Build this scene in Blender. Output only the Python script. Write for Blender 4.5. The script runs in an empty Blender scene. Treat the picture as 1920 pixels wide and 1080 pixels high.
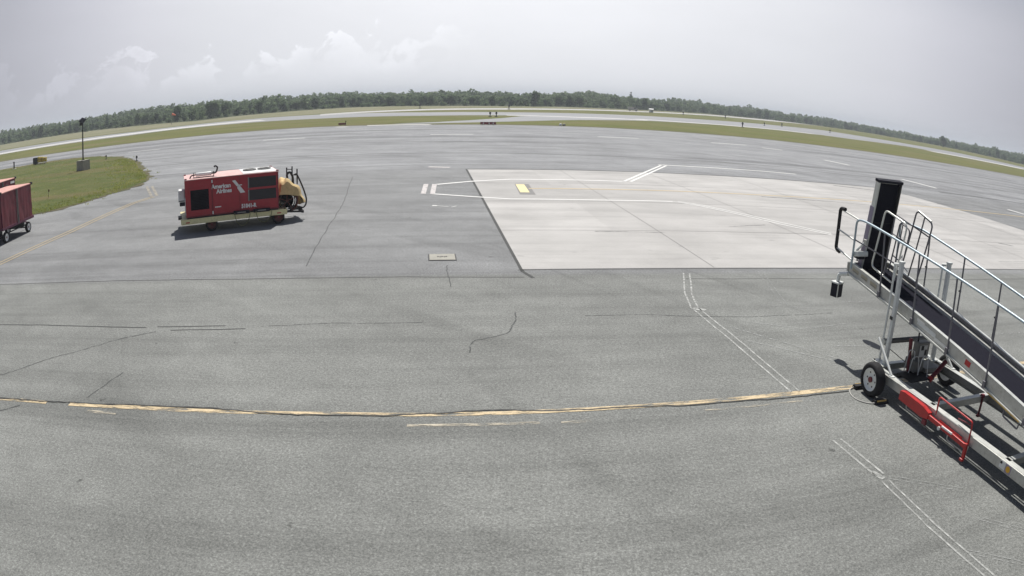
import bpy, bmesh, math, random
from mathutils import Matrix, Vector, noise
PI = math.pi
S = bpy.context.scene
COL = S.collection
R = math.radians
random.seed(7)

# ------------------------------------------------------------------ materials
def new_mat(name):
    m = bpy.data.materials.new(name); m.use_nodes = True
    nt = m.node_tree
    return m, nt, nt.nodes['Principled BSDF']

def pos_node(nt, obj_space=False):
    if obj_space:
        return nt.nodes.new('ShaderNodeTexCoord').outputs['Object']
    return nt.nodes.new('ShaderNodeNewGeometry').outputs['Position']

def mapping(nt, src, scale=(1, 1, 1), rot=0.0):
    # rotate first so that x runs along the paving lanes, then scale
    mp = nt.nodes.new('ShaderNodeMapping'); mp.vector_type = 'POINT'
    mp.inputs['Rotation'].default_value = (0, 0, rot)
    nt.links.new(src, mp.inputs['Vector'])
    mp2 = nt.nodes.new('ShaderNodeMapping'); mp2.vector_type = 'POINT'
    mp2.inputs['Scale'].default_value = scale
    nt.links.new(mp.outputs[0], mp2.inputs['Vector'])
    return mp2.outputs[0]

def noise_n(nt, src, scale, detail=4, rough=.55, distort=0.0):
    n = nt.nodes.new('ShaderNodeTexNoise')
    n.inputs['Scale'].default_value = scale; n.inputs['Detail'].default_value = detail
    n.inputs['Roughness'].default_value = rough; n.inputs['Distortion'].default_value = distort
    nt.links.new(src, n.inputs['Vector'])
    return n.outputs['Fac']

def ramp(nt, fac, stops):
    r = nt.nodes.new('ShaderNodeValToRGB')
    el = r.color_ramp.elements
    while len(el) > 1: el.remove(el[0])
    el[0].position = stops[0][0]; el[0].color = stops[0][1] + (1,) if len(stops[0][1]) == 3 else stops[0][1]
    for p, c in stops[1:]:
        e = el.new(p); e.color = tuple(c) + (1,)
    nt.links.new(fac, r.inputs[0])
    return r.outputs[0]

def g3(v): return (v, v, v)

def mixc(nt, mode, fac, a, b):
    m = nt.nodes.new('ShaderNodeMix'); m.data_type = 'RGBA'; m.blend_type = mode
    if isinstance(fac, (int, float)): m.inputs[0].default_value = fac
    else: nt.links.new(fac, m.inputs[0])
    for i, v in ((6, a), (7, b)):
        if isinstance(v, tuple): m.inputs[i].default_value = v + (1,) if len(v) == 3 else v
        else: nt.links.new(v, m.inputs[i])
    return m.outputs[2]

def math_n(nt, op, a, b=None, c=None, clamp=False):
    m = nt.nodes.new('ShaderNodeMath'); m.operation = op; m.use_clamp = clamp
    for i, v in enumerate((a, b, c)):
        if v is None: continue
        if isinstance(v, (int, float)): m.inputs[i].default_value = v
        else: nt.links.new(v, m.inputs[i])
    return m.outputs[0]

def bump(nt, bsdf, h, strength=.3, dist=.01):
    b = nt.nodes.new('ShaderNodeBump'); b.inputs['Strength'].default_value = strength
    b.inputs['Distance'].default_value = dist
    nt.links.new(h, b.inputs['Height']); nt.links.new(b.outputs[0], bsdf.inputs['Normal'])

def simple(name, col, rough=.5, metal=0.0, var=.12, scale=6.0, spec=.5, bumps=0.0, dirt=None):
    """painted / moulded surface with a little wear and dirt"""
    m, nt, b = new_mat(name)
    p = pos_node(nt, True)
    n = noise_n(nt, p, scale, 6, .65)
    lo = tuple(c * (1 - var) for c in col); hi = tuple(min(1, c * (1 + var)) for c in col)
    c = ramp(nt, n, [(.3, lo), (.7, hi)])
    if dirt:
        n2 = noise_n(nt, p, scale * 3.1, 8, .75)
        f = ramp(nt, n2, [(.52, g3(0)), (.7, g3(.8))])
        c = mixc(nt, 'MIX', f, c, dirt)
    nt.links.new(c, b.inputs['Base Color'])
    rr = ramp(nt, n, [(.3, g3(max(0, rough - .08))), (.7, g3(min(1, rough + .1)))])
    nt.links.new(rr, b.inputs['Roughness'])
    b.inputs['Metallic'].default_value = metal
    b.inputs['Specular IOR Level'].default_value = spec
    if bumps: bump(nt, b, n, bumps, .02)
    return m

LANE = -R(9.5)          # the paving lanes run 9.5 degrees off the x axis

def asphalt_mat():
    m, nt, b = new_mat('aged_asphalt')
    p = pos_node(nt)
    lane = mapping(nt, p, (1, 1, 1), LANE)
    # base tone: newer overlay beyond y=46, slightly bluer
    sep = nt.nodes.new('ShaderNodeSeparateXYZ'); nt.links.new(lane, sep.inputs[0])
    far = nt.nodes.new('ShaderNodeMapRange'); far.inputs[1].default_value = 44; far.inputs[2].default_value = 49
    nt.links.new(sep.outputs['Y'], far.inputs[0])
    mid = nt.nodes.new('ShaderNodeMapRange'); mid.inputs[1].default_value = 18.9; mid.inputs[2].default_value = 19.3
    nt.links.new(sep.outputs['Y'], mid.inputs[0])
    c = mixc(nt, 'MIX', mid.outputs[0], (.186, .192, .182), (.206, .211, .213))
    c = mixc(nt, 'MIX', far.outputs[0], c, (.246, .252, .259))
    # broad blotches
    n1 = noise_n(nt, p, .23, 5, .6)
    c = mixc(nt, 'MULTIPLY', 1.0, c, ramp(nt, n1, [(.3, g3(.82)), (.72, g3(1.14))]))
    n1b = noise_n(nt, p, 1.7, 4, .6)
    c = mixc(nt, 'MULTIPLY', 1.0, c, ramp(nt, n1b, [(.3, g3(.92)), (.7, g3(1.07))]))
    # long soft streaks along the lanes
    st = mapping(nt, p, (.035, .85, 1), LANE)
    n2 = noise_n(nt, st, 1.0, 5, .7)
    c = mixc(nt, 'MULTIPLY', 1.0, c, ramp(nt, n2, [(.3, g3(.74)), (.5, g3(1.0)), (.72, g3(1.12))]))
    st2 = mapping(nt, p, (.014, .20, 1), LANE)
    n3 = noise_n(nt, st2, 1.0, 3, .7)
    dark = ramp(nt, n3, [(.38, g3(.66)), (.48, g3(1.0)), (1, g3(1.04))])
    fm = mixc(nt, 'MIX', far.outputs[0], (1., 1., 1.), dark)
    c = mixc(nt, 'MULTIPLY', 1.0, c, fm)
    # rubber / tyre lines across at some angle
    st3 = mapping(nt, p, (.04, 1.6, 1), R(58))
    n4 = noise_n(nt, st3, 1.0, 2, .5)
    c = mixc(nt, 'MULTIPLY', 1.0, c, ramp(nt, n4, [(.22, g3(.86)), (.33, g3(1.0)), (1, g3(1.0))]))
    # aggregate speckle, two sizes
    v = noise_n(nt, p, 31, 4, .85)
    c = mixc(nt, 'MULTIPLY', 1.0, c, ramp(nt, v, [(.26, g3(.38)), (.5, g3(.98)), (.74, g3(1.95))]))
    v2 = noise_n(nt, p, 15, 2, .6)
    c = mixc(nt, 'MULTIPLY', 1.0, c, ramp(nt, v2, [(.3, g3(.80)), (.7, g3(1.20))]))
    n5 = noise_n(nt, mapping(nt, p, (.10, .42, 1), R(35)), 1.0, 3, .5)
    c = mixc(nt, 'MULTIPLY', 1.0, c, ramp(nt, n5, [(.36, g3(.88)), (.42, g3(1.0)), (.60, g3(1.0)), (.68, g3(1.08))]))
    # small oil spots
    v3 = noise_n(nt, p, 2.6, 2, .4)
    c = mixc(nt, 'MULTIPLY', 1.0, c, ramp(nt, v3, [(.205, g3(.5)), (.24, g3(1.0)), (1, g3(1.0))]))
    nt.links.new(c, b.inputs['Base Color'])
    b.inputs['Roughness'].default_value = .86
    b.inputs['Specular IOR Level'].default_value = .35
    bump(nt, b, v, .35, .006)
    return m

def concrete_mat():
    m, nt, b = new_mat('apron_concrete')
    p = pos_node(nt)
    n = noise_n(nt, p, .3, 5, .6)
    c = ramp(nt, n, [(.3, (.355, .347, .335)), (.7, (.465, .455, .440))])
    st = mapping(nt, p, (.05, .9, 1), LANE)
    n2 = noise_n(nt, st, 1.0, 5, .7)
    c = mixc(nt, 'MULTIPLY', 1.0, c, ramp(nt, n2, [(.28, g3(.78)), (.5, g3(1.0)), (.75, g3(1.06))]))
    v = noise_n(nt, p, 30, 3, .8)
    c = mixc(nt, 'MULTIPLY', 1.0, c, ramp(nt, v, [(.3, g3(.88)), (.7, g3(1.12))]))
    # each panel poured at a slightly different tone
    pm = mapping(nt, p, (1 / 7.2, 1 / 6.4, 1), LANE)
    w = nt.nodes.new('ShaderNodeTexWhiteNoise'); w.noise_dimensions = '2D'
    fl = nt.nodes.new('ShaderNodeVectorMath'); fl.operation = 'FLOOR'
    nt.links.new(pm, fl.inputs[0]); nt.links.new(fl.outputs[0], w.inputs['Vector'])
    c = mixc(nt, 'MULTIPLY', 1.0, c, ramp(nt, w.outputs['Value'], [(0, g3(.90)), (1, g3(1.03))]))
    v3 = noise_n(nt, p, 1.1, 3, .5)
    c = mixc(nt, 'MULTIPLY', 1.0, c, ramp(nt, v3, [(.24, g3(.72)), (.32, g3(1.0)), (1, g3(1.0))]))
    nt.links.new(c, b.inputs['Base Color']); b.inputs['Roughness'].default_value = .8
    bump(nt, b, v, .15, .004)
    return m

def pale_pave_mat(name, a, bb):
    m, nt, b = new_mat(name)
    p = pos_node(nt)
    st = mapping(nt, p, (.01, .1, 1), LANE)
    n = noise_n(nt, st, 1.0, 4, .6)
    c = ramp(nt, n, [(.3, a), (.7, bb)])
    nt.links.new(c, b.inputs['Base Color']); b.inputs['Roughness'].default_value = .75
    return m

def grass_mat(name, cols, scale=.25):
    m, nt, b = new_mat(name)
    p = pos_node(nt)
    n = noise_n(nt, p, scale, 8, .7)
    c = ramp(nt, n, [(.30, cols[0]), (.5, cols[1]), (.7, cols[2])])
    st = mapping(nt, p, (.02, .22, 1), LANE)
    n2 = noise_n(nt, st, 1.0, 5, .7)
    c = mixc(nt, 'MIX', ramp(nt, n2, [(.44, g3(0)), (.68, g3(.75))]), c, cols[3])
    v = noise_n(nt, p, 9, 6, .85)
    c = mixc(nt, 'MULTIPLY', 1.0, c, ramp(nt, v, [(.3, g3(.62)), (.7, g3(1.42))]))
    nt.links.new(c, b.inputs['Base Color']); b.inputs['Roughness'].default_value = .95
    b.inputs['Specular IOR Level'].default_value = .1
    bump(nt, b, v, .6, .08)
    return m

def worn_paint(name, col, cover=.5, scale=5.0, rot=0.0, stretch=(1, 1, 1), soft=.08):
    """old paint: the pavement shows where it has flaked off"""
    m, nt, b = new_mat(name)
    p = pos_node(nt)
    mp = mapping(nt, p, stretch, rot)
    n = noise_n(nt, mp, scale, 8, .75)
    lo = .5 + (.5 - cover) * .55
    f = ramp(nt, n, [(max(0, lo - soft), g3(0)), (min(1, lo + soft), g3(1))])
    n2 = noise_n(nt, p, 22, 3, .7)
    c = mixc(nt, 'MULTIPLY', 1.0, col, ramp(nt, n2, [(.3, g3(.8)), (.7, g3(1.12))]))
    nt.links.new(c, b.inputs['Base Color']); b.inputs['Roughness'].default_value = .75
    tr = nt.nodes.new('ShaderNodeBsdfTransparent'); mx = nt.nodes.new('ShaderNodeMixShader')
    nt.links.new(f, mx.inputs[0]); nt.links.new(tr.outputs[0], mx.inputs[1]); nt.links.new(b.outputs[0], mx.inputs[2])
    nt.links.new(mx.outputs[0], nt.nodes['Material Output'].inputs['Surface'])
    return m

def leaf_mat(name, a, bb, cc):
    m, nt, b = new_mat(name)
    p = pos_node(nt)
    n = noise_n(nt, p, .12, 3, .6)
    n2 = noise_n(nt, p, .8, 4, .7)
    s = math_n(nt, 'ADD', math_n(nt, 'MULTIPLY', n, .55), math_n(nt, 'MULTIPLY', n2, .45))
    c = ramp(nt, s, [(.36, a), (.5, bb), (.64, cc)])
    nt.links.new(c, b.inputs['Base Color']); b.inputs['Roughness'].default_value = .8
    b.inputs['Specular IOR Level'].default_value = .2
    tl = nt.nodes.new('ShaderNodeBsdfTranslucent'); nt.links.new(c, tl.inputs[0])
    mx = nt.nodes.new('ShaderNodeMixShader'); mx.inputs[0].default_value = .5
    nt.links.new(b.outputs[0], mx.inputs[1]); nt.links.new(tl.outputs[0], mx.inputs[2])
    nt.links.new(mx.outputs[0], nt.nodes['Material Output'].inputs['Surface'])
    return m

M = {}
M['asphalt'] = asphalt_mat()
M['concrete'] = concrete_mat()
M['taxi'] = pale_pave_mat('taxiway_asphalt', (.20, .205, .215), (.27, .275, .285))
M['runway'] = pale_pave_mat('runway_pavement', (.34, .335, .325), (.44, .435, .425))
M['edge_strip'] = pale_pave_mat('pale_edge', (.45, .445, .43), (.55, .545, .53))
M['field'] = grass_mat('mown_field', [(.080, .104, .024), (.118, .132, .036), (.160, .150, .056), (.175, .140, .085)], .06)
M['island'] = grass_mat('island_grass', [(.060, .084, .024), (.092, .110, .036), (.140, .132, .058), (.150, .118, .062)], .3)
M['verge'] = grass_mat('straw_field', [(.14, .15, .075), (.19, .19, .11), (.23, .21, .14), (.24, .22, .16)], .05)
M['wood_floor'] = grass_mat('wood_floor', [(.03, .045, .02), (.045, .06, .03), (.06, .075, .035), (.06, .06, .04)], .2)
M['dirt'] = grass_mat('dry_verge', [(.10, .085, .055), (.125, .115, .07), (.15, .14, .085), (.10, .11, .05)], .8)
M['yellow'] = worn_paint('worn_yellow_paint', (.60, .48, .30), .56, 3.0, LANE, (.55, 2.6, 1), .07)
M['yellow_solid'] = worn_paint('yellow_paint', (.74, .66, .36), .93, 3.0)
M['yellow_far'] = worn_paint('thin_yellow_paint', (.60, .47, .26), .85, 3.0)
M['white_worn'] = worn_paint('worn_white_paint', (.56, .53, .52), .68, 5.0)
M['cream'] = worn_paint('cream_paint', (.52, .47, .37), .46, 4.0, LANE, (.6, 3, 1))
M['white'] = worn_paint('white_paint', (.72, .72, .70), .9, 2.0)
M['ghost'] = worn_paint('scraped_paint', (.46, .47, .45), .56, 5.0, 0, (1, 1, 1), .14)
M['ghost_faint'] = worn_paint('faint_scraped_paint', (.36, .37, .36), .45, 8.0, 0, (1, 1, 1), .12)
M['crack'] = worn_paint('crack_filler', (.030, .032, .030), .75, 4.0)
M['crack_soft'] = worn_paint('soft_crack', (.065, .07, .068), .55, 6.0)
M['joint'] = worn_paint('joint_filler', (.20, .195, .19), .85, 4.0)
M['alu'] = simple('weathered_aluminium', (.50, .50, .47), .42, .45, .14, 5, .5, 0, (.30, .29, .25))
M['alu_bright'] = simple('bright_aluminium', (.66, .67, .63), .38, .35, .08, 5)
M['alu_rail'] = simple('anodised_rail', (.40, .48, .53), .45, .35, .08, 9)
M['alu_dull'] = simple('dull_tube', (.17, .165, .18), .5, .2, .12, 9)
M['white_p'] = simple('white_enamel', (.70, .72, .70), .4, 0, .06, 5, .5, 0, (.5, .49, .44))
M['tread'] = simple('black_grip_tread', (.016, .016, .024), .95, 0, .25, 40, .08, .3)
M['black'] = simple('black_rubber', (.016, .016, .018), .7, 0, .25, 12, .35)
M['tyre'] = simple('tyre_rubber', (.020, .020, .022), .8, 0, .3, 14, .3)
M['black_box'] = simple('black_housing', (.012, .012, .022), .6, 0, .2, 8, .25)
M['red'] = simple('red_enamel', (.46, .022, .022), .38, 0, .16, 6, .5, 0, (.30, .03, .025))
M['red_dark'] = simple('maroon_enamel', (.16, .016, .026), .45, 0, .2, 6)
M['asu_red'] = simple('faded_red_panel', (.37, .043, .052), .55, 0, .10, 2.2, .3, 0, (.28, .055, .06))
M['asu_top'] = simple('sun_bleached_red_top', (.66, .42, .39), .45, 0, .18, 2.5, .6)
M['cream_frame'] = simple('cream_frame', (.74, .68, .38), .5, 0, .08, 4, .5, 0, (.42, .37, .2))
M['asu_white'] = simple('white_sheet', (.72, .73, .72), .45, 0, .06, 3, .5, 0, (.5, .5, .48))
M['louvre'] = simple('dark_louvre', (.012, .010, .014), .8, 0, .3, 20, .15)
M['grille'] = simple('grey_grille', (.060, .056, .058), .75, 0, .15, 30, .2)
M['canvas'] = simple('tan_canvas', (.60, .46, .24), .85, 0, .16, 3.5, .2, .5, (.40, .28, .12))
M['hose'] = simple('black_hose', (.012, .013, .015), .5, 0, .2, 9)
M['cable'] = simple('olive_cable', (.16, .16, .07), .6, 0, .15, 9)
M['letter'] = simple('white_lettering', (.74, .72, .70), .5, 0, .08, 25)
M['wheel_red'] = simple('brown_hub', (.13, .045, .035), .6, .2, .2, 15)
M['hub'] = simple('white_rim', (.74, .76, .74), .4, .1, .06, 15)
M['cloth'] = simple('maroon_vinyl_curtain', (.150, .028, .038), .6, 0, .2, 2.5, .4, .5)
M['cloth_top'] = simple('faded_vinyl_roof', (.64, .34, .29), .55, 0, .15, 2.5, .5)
M['cart_frame'] = simple('purple_red_frame', (.10, .015, .045), .5, .1, .2, 5)
M['pole'] = simple('dark_pole', (.018, .016, .014), .6, .2, .2, 5)
M['solar'] = simple('solar_panel', (.010, .010, .014), .3, .1, .2, 5)
M['block'] = simple('precast_block', (.34, .33, .29), .85, 0, .14, 3, .3, .3)
M['sign_red'] = simple('red_sign_face', (.22, .02, .02), .5, 0, .2, 4)
M['sign_yellow'] = simple('yellow_sign_face', (.55, .42, .06), .5, 0, .15, 4)
M['dark'] = simple('dark_metal', (.03, .03, .03), .6, .2, .2, 8)
M['orange'] = simple('orange_fabric', (.75, .16, .06), .7, 0, .1, 4)
M['grey_metal'] = simple('grey_metal', (.22, .22, .21), .5, .4, .15, 7)
M['sticker_w'] = simple('white_sticker', (.72, .72, .70), .5, 0, .05, 20)
M['sticker_v'] = simple('violet_sticker', (.30, .26, .34), .5, 0, .05, 20)
M['sticker_o'] = simple('orange_sticker', (.72, .40, .03), .5, 0, .05, 20)
M['chock_y'] = simple('chock_stripe', (.62, .42, .12), .6, 0, .12, 20)
M['shadow_paint'] = simple('painted_shadow', (.030, .033, .040), .95, 0, .2, 6, .05)  # dark colour for the shadow painted on the asphalt by the ramp
M['slot'] = simple('pale_slot', (.40, .36, .26), .6, 0, .1, 12)
M['rope'] = simple('grey_rope', (.48, .47, .44), .8, 0, .1, 20)
M['bark'] = simple('bark', (.07, .055, .042), .9, 0, .2, 2)
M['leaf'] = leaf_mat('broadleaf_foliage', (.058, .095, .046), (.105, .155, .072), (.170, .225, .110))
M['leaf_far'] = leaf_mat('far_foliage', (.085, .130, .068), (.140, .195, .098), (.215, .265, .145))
M['leaf_bush'] = leaf_mat('bush_foliage', (.10, .155, .07), (.15, .215, .10), (.21, .27, .135))
M['leaf_dark'] = leaf_mat('conifer_foliage', (.035, .070, .036), (.056, .100, .052), (.085, .135, .070))
M['blade'] = leaf_mat('grass_blades', (.20, .25, .06), (.36, .38, .11), (.52, .50, .18))

# ------------------------------------------------------------------ mesh builder
def fillet(pts, rad, n=4):
    out = [Vector(pts[0])]
    for i in range(1, len(pts) - 1):
        a, b, c = Vector(pts[i - 1]), Vector(pts[i]), Vector(pts[i + 1])
        u, v = (a - b), (c - b); r = min(rad, u.length * .45, v.length * .45)
        p, q = b + u.normalized() * r, b + v.normalized() * r
        for k in range(n + 1):
            t = k / n; out.append(p * (1 - t) ** 2 + b * 2 * t * (1 - t) + q * t * t)
    out.append(Vector(pts[-1]))
    return out

class MB:
    def __init__(s): s.v = []; s.f = []; s.mi = []; s.mats = []; s.sm = []
    def mat(s, m):
        if m not in s.mats: s.mats.append(m)
        return s.mats.index(m)
    def add(s, vs, fs, m=None, smooth=False):
        o = len(s.v); s.v += [tuple(v) for v in vs]
        k = s.mat(m) if m else 0
        for f in fs: s.f.append([i + o for i in f]); s.mi.append(k); s.sm.append(smooth)
        return s
    def box(s, c, d, rot=None, m=None, b=0.0):
        """box centred at c, size d; b chamfers every edge"""
        x, y, z = (q / 2 for q in d)
        if b > 0:
            bm = bmesh.new(); bmesh.ops.create_cube(bm, size=1)
            for v in bm.verts: v.co = Vector((v.co.x * d[0], v.co.y * d[1], v.co.z * d[2]))
            bmesh.ops.bevel(bm, geom=bm.edges[:], offset=b, segments=2, affect='EDGES', profile=.5)
            vs = [v.co.copy() for v in bm.verts]; bm.verts.index_update()
            fs = [[v.index for v in f.verts] for f in bm.faces]; bm.free()
        else:
            vs = [Vector((i * x, j * y, k * z)) for i in (-1, 1) for j in (-1, 1) for k in (-1, 1)]
            fs = [(0, 1, 3, 2), (4, 6, 7, 5), (0, 4, 5, 1), (2, 3, 7, 6), (0, 2, 6, 4), (1, 5, 7, 3)]
        c = Vector(c)
        if rot is not None: vs = [rot @ v for v in vs]
        return s.add([v + c for v in vs], fs, m)
    def beam(s, p, q, w, h, m=None, b=0.0, up=(0, 0, 1)):
        p, q = Vector(p), Vector(q); d = q - p; L = d.length; y = d.normalized()
        x = y.cross(Vector(up)).normalized(); z = x.cross(y)
        return s.box((p + q) / 2, (w, L, h), Matrix((x, y, z)).transposed(), m, b)
    def tube(s, pts, r, n=10, m=None, closed=False, smooth=True):
        pts = [Vector(p) for p in pts]; N = len(pts)
        rs = r if isinstance(r, (list, tuple)) else [r] * N
        T = []
        for i in range(N):
            if closed: t = pts[(i + 1) % N] - pts[i - 1]
            else: t = pts[min(i + 1, N - 1)] - pts[max(i - 1, 0)]
            T.append(t.normalized())
        u = T[0].orthogonal().normalized(); vs = []
        for i in range(N):
            u = (u - T[i] * u.dot(T[i])).normalized(); w = T[i].cross(u)
            for k in range(n):
                a = 2 * PI * k / n; vs.append(pts[i] + (u * math.cos(a) + w * math.sin(a)) * rs[i])
        fs = []
        for i in range(N if closed else N - 1):
            j = (i + 1) % N
            for k in range(n):
                k2 = (k + 1) % n; fs.append((i * n + k, i * n + k2, j * n + k2, j * n + k))
        s.add(vs, fs, m, smooth)
        if not closed:
            s.add(vs[:n], [tuple(range(n))[::-1]], m); s.add(vs[-n:], [tuple(range(n))], m)
        return s
    def lathe(s, prof, c, axis, n=24, m=None, smooth=True):
        """profile of (radius, distance along axis)"""
        ax = Vector(axis).normalized(); u = ax.orthogonal().normalized(); w = ax.cross(u); c = Vector(c)
        vs = []; fs = []
        for r_, h in prof:
            for k in range(n):
                a = 2 * PI * k / n; vs.append(c + ax * h + (u * math.cos(a) + w * math.sin(a)) * r_)
        for i in range(len(prof) - 1):
            for k in range(n):
                k2 = (k + 1) % n; fs.append((i * n + k, i * n + k2, (i + 1) * n + k2, (i + 1) * n + k))
        return s.add(vs, fs, m, smooth)
    def prism(s, poly, ext, m=None):
        """polygon (3D points) extruded by the vector ext"""
        n = len(poly); e = Vector(ext); a = [Vector(p) for p in poly]
        vs = a + [p + e for p in a]
        fs = [tuple(range(n)), tuple(range(n, 2 * n))[::-1]] + [(i, (i + 1) % n, n + (i + 1) % n, n + i) for i in range(n)]
        return s.add(vs, fs, m)
    def poly(s, pts, z, m=None):
        return s.add([(p[0], p[1], z) for p in pts], [tuple(range(len(pts)))], m)
    def strip(s, pts, w, z, m=None):
        """flat ribbon along a ground polyline"""
        P = [Vector((p[0], p[1])) for p in pts]; N = len(P); ws = w if isinstance(w, list) else [w] * N
        vs = []
        for i in range(N):
            t = (P[min(i + 1, N - 1)] - P[max(i - 1, 0)]).normalized(); nn = Vector((-t.y, t.x)) * ws[i] / 2
            vs += [(P[i].x + nn.x, P[i].y + nn.y, z), (P[i].x - nn.x, P[i].y - nn.y, z)]
        return s.add(vs, [(2 * i, 2 * i + 1, 2 * i + 3, 2 * i + 2) for i in range(N - 1)], m)
    def build(s, name, m=None, parent=None, loc=None, rz=None):
        me = bpy.data.meshes.new(name); me.from_pydata(s.v, [], s.f)
        mats = s.mats if s.mats and s.mats[0] is not None else []
        if mats:
            for q in mats: me.materials.append(q)
            me.polygons.foreach_set('material_index', s.mi)
        else: me.materials.append(m)
        me.polygons.foreach_set('use_smooth', s.sm)
        bm = bmesh.new(); bm.from_mesh(me); bmesh.ops.recalc_face_normals(bm, faces=bm.faces); bm.to_mesh(me); bm.free()
        me.update()
        o = bpy.data.objects.new(name, me); COL.objects.link(o)
        if parent is not None: o.parent = parent
        if loc is not None: o.location = loc
        if rz is not None: o.rotation_euler = (0, 0, rz)
        return o

def tag(o, label, cat, group=None):
    o['label'] = label; o['category'] = cat
    if group: o['group'] = group
    return o

def thing(name, label, cat, loc=(0, 0, 0), rz=0.0, group=None):
    o = bpy.data.objects.new(name, None); COL.objects.link(o)
    o.location = loc; o.rotation_euler = (0, 0, rz); o.empty_display_size = .3
    return tag(o, label, cat, group)

def structure(o): o['kind'] = 'structure'; return o

def flat_up(o):
    """ground sheets: make every face look up"""
    me = o.data; bm = bmesh.new(); bm.from_mesh(me)
    for f in bm.faces:
        f.normal_update()
        if f.normal.z < 0: f.normal_flip()
    bm.to_mesh(me); bm.free(); return o

def jitter(pts, step, amp, seed=0):
    """resample a polyline with a wandering crack-like offset"""
    rnd = random.Random(seed); P = [Vector((p[0], p[1])) for p in pts]; out = [P[0]]
    for a, b in zip(P, P[1:]):
        L = (b - a).length; n = max(1, int(L / step)); t = (b - a).normalized(); nn = Vector((-t.y, t.x))
        for i in range(1, n + 1):
            o = (noise.noise(Vector((a.x + i * step * .7, a.y, seed))) * amp * 1.6 + rnd.uniform(-amp, amp) * .35) if i < n else 0
            out.append(a + (b - a) * i / n + nn * o)
    return out

# ------------------------------------------------------------------ camera: a wide security lens with barrel distortion
SHADOW_ELLIPSE = (8.10, 14.0, .15, -.33, .11, .15)
HAZE = .00055
F, K3, PITCH, ROLL, CX, CY, H = 1.32107, 0.0809, 0.28336, 0.0331, 0.0424, -0.00836, 5.1
cd = bpy.data.cameras.new('camera'); cam = bpy.data.objects.new('camera', cd); COL.objects.link(cam); S.camera = cam
cd.type = 'PANO'; cd.panorama_type = 'FISHEYE_LENS_POLYNOMIAL'
cd.sensor_fit = 'HORIZONTAL'; cd.sensor_width = 19.2; cd.sensor_height = 10.8
cd.fisheye_fov = PI
cd.fisheye_polynomial_k0 = 0; cd.fisheye_polynomial_k1 = -1 / (10 * F); cd.fisheye_polynomial_k2 = 0
cd.fisheye_polynomial_k3 = -K3 / F / 1000; cd.fisheye_polynomial_k4 = 0
cd.shift_x = -CX * 1000 / 1920; cd.shift_y = -CY * 1000 / 1080
cd.clip_start = .05; cd.clip_end = 8000
cp, sp = math.cos(PITCH), math.sin(PITCH); c_, s_ = math.cos(ROLL), math.sin(ROLL)
fw = Vector((0, cp, -sp)); up0 = Vector((0, sp, cp)); rt0 = Vector((1, 0, 0))
rt = rt0 * c_ + up0 * s_; up = -rt0 * s_ + up0 * c_
mm = Matrix((rt, up, -fw)).transposed().to_4x4(); mm.translation = Vector((0, 0, H)); cam.matrix_world = mm

# ------------------------------------------------------------------ light
SUN = Vector((-.02, .53, 1.0)).normalized()
sl = bpy.data.lights.new('sun', 'SUN'); so = bpy.data.objects.new('sun', sl); COL.objects.link(so)
sl.energy = 5.0; sl.angle = R(.53); sl.color = (1.0, .965, .91)
so.rotation_euler = SUN.to_track_quat('Z', 'Y').to_euler(); so.location = (0, 0, 60)

w = bpy.data.worlds.new('World'); S.world = w; w.use_nodes = True
nt = w.node_tree; bg = nt.nodes['Background']
BGS = .10
bg.inputs[1].default_value = BGS
sky = nt.nodes.new('ShaderNodeTexSky'); sky.sky_type = 'NISHITA'; sky.sun_disc = False
sky.sun_elevation = math.asin(SUN.z); sky.sun_rotation = math.atan2(SUN.x, SUN.y)
sky.dust_density = 2.0; sky.air_density = 1.0
tc = nt.nodes.new('ShaderNodeTexCoord').outputs['Generated']
sepw = nt.nodes.new('ShaderNodeSeparateXYZ'); nt.links.new(tc, sepw.inputs[0])
el = math_n(nt, 'MULTIPLY', math_n(nt, 'ARCSINE', sepw.outputs['Z']), 180 / PI)      # elevation in degrees
az = math_n(nt, 'MULTIPLY', math_n(nt, 'ARCTAN2', sepw.outputs['X'], sepw.outputs['Y']), 180 / PI)
# milky haze glow: strongest towards the sun's side of the sky
d = math_n(nt, 'ABSOLUTE', math_n(nt, 'SUBTRACT', az, -2.0))
glow = nt.nodes.new('ShaderNodeMapRange'); glow.interpolation_type = 'SMOOTHSTEP'
glow.inputs[1].default_value = 62; glow.inputs[2].default_value = 0
nt.links.new(d, glow.inputs[0])
gc = ramp(nt, glow.outputs[0], [(0, (.33, .34, .38)), (.18, (.425, .43, .48)), (.333, (.54, .545, .60)), (.475, (.645, .65, .70)), (.62, (.71, .72, .76)), (1, (.85, .86, .895))])
elb = nt.nodes.new('ShaderNodeMapRange'); elb.inputs[1].default_value = 0; elb.inputs[2].default_value = 9
elb.inputs[3].default_value = .97; elb.inputs[4].default_value = 1.09
nt.links.new(el, elb.inputs[0])
hz = nt.nodes.new('ShaderNodeVectorMath'); hz.operation = 'SCALE'
nt.links.new(gc, hz.inputs[0]); nt.links.new(elb.outputs[0], hz.inputs['Scale'])
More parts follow.
